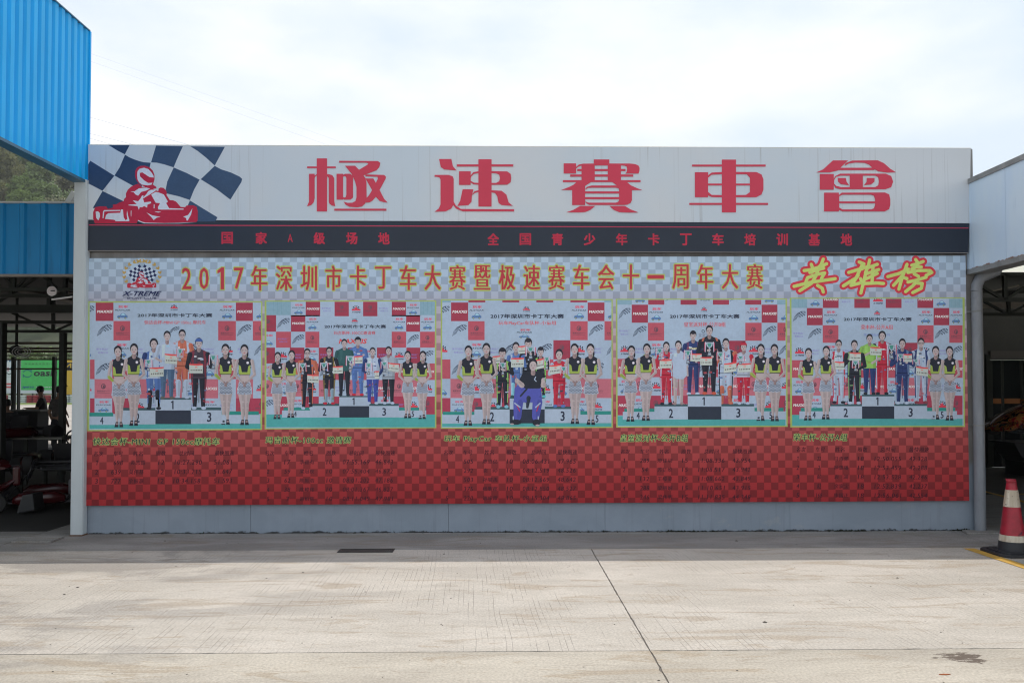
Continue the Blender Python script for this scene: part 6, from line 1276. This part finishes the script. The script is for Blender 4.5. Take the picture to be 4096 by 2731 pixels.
# ------------------------------------------------------------------ ground markings, lids, grating
def ground_quad(pts, z, name, m, label=None, cat=None, th=0.0015):
    vs = [gr(*p) for p in pts]; o = MB().prism([(v.x, v.y) for v in vs], z, z + th, 'z').build(name, m); return tag(o, label, cat)
YL = mat('yellow_road_paint', (0.62, 0.36, 0.05), 0.8, 0.35, 9, col2=(0.45, 0.27, 0.06)); WL = mat('white_road_paint', (0.6, 0.6, 0.56), 0.8, 0.4, 9)
def gq(pts, z, name, m, kind='structure'):
    vs = [gr(*p) for p in pts]; o = MB().prism([(v.x, v.y) for v in vs], z, z + .0015, 'z').build(name, m); o.parent = ground; return o
gq([(3853, 2193.3), (3897, 2193.3), (4032, 2237), (4300, 2325), (4300, 2343), (3973, 2233.5)], .003, 'yellow_line', YL)
for k in range(3): gq([(3985 + k * 30, 2208 + k * 8.6), (4062 + k * 44, 2208 + k * 8.8), (4300, 2211 + k * 8), (4300, 2214 + k * 8), (4062 + k * 44, 2210.5 + k * 8.8), (3985 + k * 30, 2210.5 + k * 8.6)], .003, 'white_hatching', WL) if k == 0 else None
for k in range(4): gq([(4052 + k * 14, 2240 + k * 5.0), (4300, 2243 + k * 8), (4300, 2246 + k * 8), (4058 + k * 14, 2242.5 + k * 5.0)], .003, 'white_hatching', WL)
gq([(3935, 1962), (4096, 2003), (4400, 2080), (4400, 2090), (4096, 2010), (3935, 1967)], .003, 'yellow_line', YL); gq([(4078, 1974), (4400, 1976), (4400, 1980), (4078, 1977)], .003, 'yellow_line', YL)
CI = mat('cast_iron', (0.045, 0.042, 0.042), 0.7, 0.4, 12)
g0, g1, g2, g3 = gr(1348, 2209.5), gr(1570, 2209.5), gr(1577, 2195), gr(1356, 2196); dg = thing('drain_grating', ((g0.x + g1.x) / 2, YB, 0), 'dark slotted drain grating set in the concrete before the wall', 'grating')
yl, yh = g0.y, g2.y; MB().box((g0.x, yl, -.01), (g1.x, yh, .0015)).build('pan', GROUT, dg)
for a, b in (((g0.x, yl), (g1.x, yl + .02)), ((g0.x, yh - .02), (g1.x, yh)), ((g0.x, yl + .02), (g0.x + .02, yh - .02)), ((g1.x - .02, yl + .02), (g1.x, yh - .02))): MB().box((*a, .0), (*b, .007)).build('frame', CI, dg)
bars = MB(); k = g0.x + .03
while k < g1.x - .03: bars.box((k, yl + .02, .0), (k + .012, yh - .02, .006)); k += .022
bars.build('bars', CI, dg, kind='stuff')
LIDM = na_.m
def lid(p4, label):
    vs = [gr(*p) for p in p4]; c = sum(vs, Vector()) / 4; t = thing('sump_lid', tuple(c), label, 'lid')
    ou = [c + (v - c) * 1.05 for v in vs]; MB().prism([(v.x, v.y) for v in ou], .001, .003, 'z').build('gap', GROUT, t); MB().prism([(v.x, v.y) for v in vs], .003, .018, 'z').build('cover', LIDM, t)
lid([(3868, 2136.5), (4000, 2136.5), (3970, 2124.5), (3848, 2124.5)], 'concrete sump lid at the foot of the downpipe'); lid([(45, 2170), (203, 2170), (255, 2150), (95, 2146)], 'concrete sump lid with a dark gap left of the white column')

# ------------------------------------------------------------------ traffic cone
cy = 8.02; cxx = at(4050, 2200, cy).x
S_ = cy / FPX; tc_ = thing('traffic_cone', (cxx, cy, 0), 'worn red and white traffic cone with a torn tip on a black base', 'traffic cone')
n = NB('worn_cone_red'); f = n.noise(n.tc.outputs['Object'], 7, 5, .6); c = n.mix(n.rng(f, .3, .62), (0.22, 0.009, 0.02), (0.37, 0.014, 0.034)); f2 = n.noise(n.map(n.tc.outputs['Object'], (30, 30, 5)), 1.3, 4); c = n.mix(n.math('MULTIPLY', n.rng(f2, .66, .72), .7), c, (0.12, 0.02, 0.03)); n.col(c); n.p.inputs['Roughness'].default_value = .4; CRM_ = n.m
n = NB('cone_reflective_film'); f = n.noise(n.map(n.tc.outputs['Object'], (14, 14, 1)), 1.2, 4, .6); c = n.mix(n.rng(f, .35, .62), (0.42, 0.36, 0.27), (0.62, 0.57, 0.47)); f2 = n.noise(n.tc.outputs['Object'], 40, 3); c = n.mix(n.math('MULTIPLY', n.rng(f2, .66, .7), .8), c, (0.15, 0.12, 0.1)); n.col(c); n.p.inputs['Roughness'].default_value = .35; CWM = n.m
CBM = mat('cone_black_rubber', (0.022, 0.024, 0.03), .55, .3, 9)
zr = lambda py: (2215 - py) * S_ + .035; rr = lambda z: .128 - (z - .04) * (.128 - .040) / (zr(1932) - .04)
def seg(z0, z1, name, m, pr=0.0, par=None, k=3):
    pts = [(rr(z0 + (z1 - z0) * i / k) + pr, z0 + (z1 - z0) * i / k) for i in range(k + 1)]; return MB().lathe(pts, (cxx, cy, 0), 40).build(name, m, par or tc_, smooth=True)
seg(.04, zr(2174), 'rubber_skirt', CBM, .002)
seg(zr(2174), zr(1945), 'cone_body', CRM_)
seg(zr(2177), zr(2152), 'reflective_band', CWM, .0022); seg(zr(2040), zr(1973), 'reflective_band', CWM, .0022)
# torn hollow tip
tip = MB(); N = 40; z0 = zr(1945); rt = random.Random(3)
for j in range(2):
    for k in range(N):
        a = 2 * math.pi * k / N; zt_ = zr(1931) + rt.uniform(-.004, .004) - (.012 if 12 < k < 17 else 0) + (.004 if 18 <= k < 21 else 0); z = z0 if j == 0 else zt_; r = rr(z) + (.012 * (1 if 18 <= k < 22 else 0) if j else 0)
        tip.v.append(Vector((cxx + r * math.cos(a), cy + r * math.sin(a), z)))
for k in range(N): tip.f.append((k, (k + 1) % N, N + (k + 1) % N, N + k))
o = tip.build('torn_tip', CRM_, tc_, smooth=True); sm = o.modifiers.new('thick', 'SOLIDIFY'); sm.thickness = .005
hb = .228; oc = [(-hb, -hb + .07), (-hb + .07, -hb), (hb - .07, -hb), (hb, -hb + .07), (hb, hb - .07), (hb - .07, hb), (-hb + .07, hb), (-hb, hb - .07)]
MB().prism([(cxx + x, cy + y) for x, y in oc], 0.0, .03, 'z').build('base', CBM, tc_, bevel=.006); MB().prism([(cxx + x * .8, cy + y * .8) for x, y in oc], .0302, .041, 'z').build('base_step', CBM, tc_, bevel=.004)
# scuff mark and pale lettering remains on the right flank
sc_ = MB()
for k, (px, py, w, h) in enumerate(((4085, 2050, 5, 7), (4087, 2062, 6, 5), (4088, 2071, 5, 9), (4090, 2086, 6, 4), (4091, 2095, 6, 8))):
    z = zr(py); r = rr(z) + .0012
    def sp(px_, py_):
        X = at(px_, py_, cy).x - cxx; z_ = zr(py_); r_ = rr(z_) + .0012; X = max(-r_ * .98, min(r_ * .98, X)); return (cxx + X, cy - math.sqrt(r_ * r_ - X * X), z_)
    sc_.add([sp(px, py), sp(px + w, py), sp(px + w, py + h), sp(px, py + h)], [(0, 3, 2, 1)])
sc_.build('worn_lettering', CWM, tc_)
s2 = MB(); pl = [(4043, 2149), (4050, 2144), (4062, 2134), (4070, 2124), (4074, 2122), (4070, 2133), (4060, 2143), (4050, 2150)]
s2.add([sp(*p) for p in pl], [tuple(reversed(range(len(pl))))]); s2.build('scuff', mat('scuff_dark', (0.1, 0.02, 0.04), .6), tc_)

# ------------------------------------------------------------------ small things on the ground
o = MB().prism([(0, 0), (.03, .008), (.07, .004), (.04, -.006)], 0, .004, 'z').build('dry_leaf', mat('dry_leaf', (0.35, 0.1, 0.03), .8)); o.location = gr(3755, 2697, .001); tag(o, 'small reddish dry leaf on the concrete near the right edge', 'leaf')
ms = MB(); rq = random.Random(5)
for _ in range(420):
    px = rq.choice([rq.gauss(2740, 60), rq.gauss(3400, 40), rq.gauss(3860, 25), rq.uniform(350, 3880)]); x = at(px, 2100, Y0).x
    if x > at(3880, 2100, Y0).x or x < at(345, 2100, Y0).x: continue
    y = Y0 - rq.uniform(0, .02); s = rq.uniform(.006, .022); a = rq.uniform(0, 3)
    ms.add([(x - s * math.cos(a), y - s * math.sin(a), 0), (x + s * math.cos(a), y + s * math.sin(a), 0), (x + rq.uniform(-s, s), y - rq.uniform(0, .01), s * rq.uniform(.6, 1.5))], [(0, 1, 2)])
o = ms.build('moss', mat('dark_moss', (0.02, 0.025, 0.015), .95)); tag(o, 'dark moss and weeds growing along the foot of the wall', None, None, 'stuff')

# ------------------------------------------------------------------ haze volume added to veil the far trees as lens flare would
hm_ = bpy.data.materials.new('added_veil'); hm_.use_nodes = True; nt = hm_.node_tree
for n_ in list(nt.nodes):
    if n_.type == 'BSDF_PRINCIPLED': nt.nodes.remove(n_)
pv = nt.nodes.new('ShaderNodeVolumePrincipled'); pv.inputs['Color'].default_value = (0.93, 0.95, 0.97, 1); pv.inputs['Density'].default_value = 0.00032; pv.inputs['Anisotropy'].default_value = 0.3
nt.links.new(pv.outputs[0], [n_ for n_ in nt.nodes if n_.type == 'OUTPUT_MATERIAL'][0].inputs['Volume'])
hb_ = MB().box((-620, -220, -1.0), (620, 820, 112.0)).build('haze', hm_); hb_['kind'] = 'stuff'

# ------------------------------------------------------------------ grit on the slabs
gt = MB(); rg = random.Random(9)
for _ in range(170):
    x, y = rg.uniform(-5.5, 5.5), rg.uniform(3.6, 9.2); s = rg.uniform(.003, .009) if rg.random() < .93 else rg.uniform(.010, .018); z = s * .5; a = rg.uniform(0, 6.28)
    pts = [(x + s * math.cos(a + k * 1.26) * rg.uniform(.7, 1.2), y + s * math.sin(a + k * 1.26) * rg.uniform(.7, 1.2)) for k in range(5)]
    b_ = len(gt.v); gt.v += [Vector((px_, py_, .0005)) for px_, py_ in pts] + [Vector((x, y, z))]; gt.f += [(b_ + k, b_ + (k + 1) % 5, b_ + 5) for k in range(5)]
o = gt.build('grit', mat('dark_grit', (0.07, 0.06, 0.05), .9)); tag(o, 'scattered small dark pebbles and grit on the concrete', None, None, 'stuff')
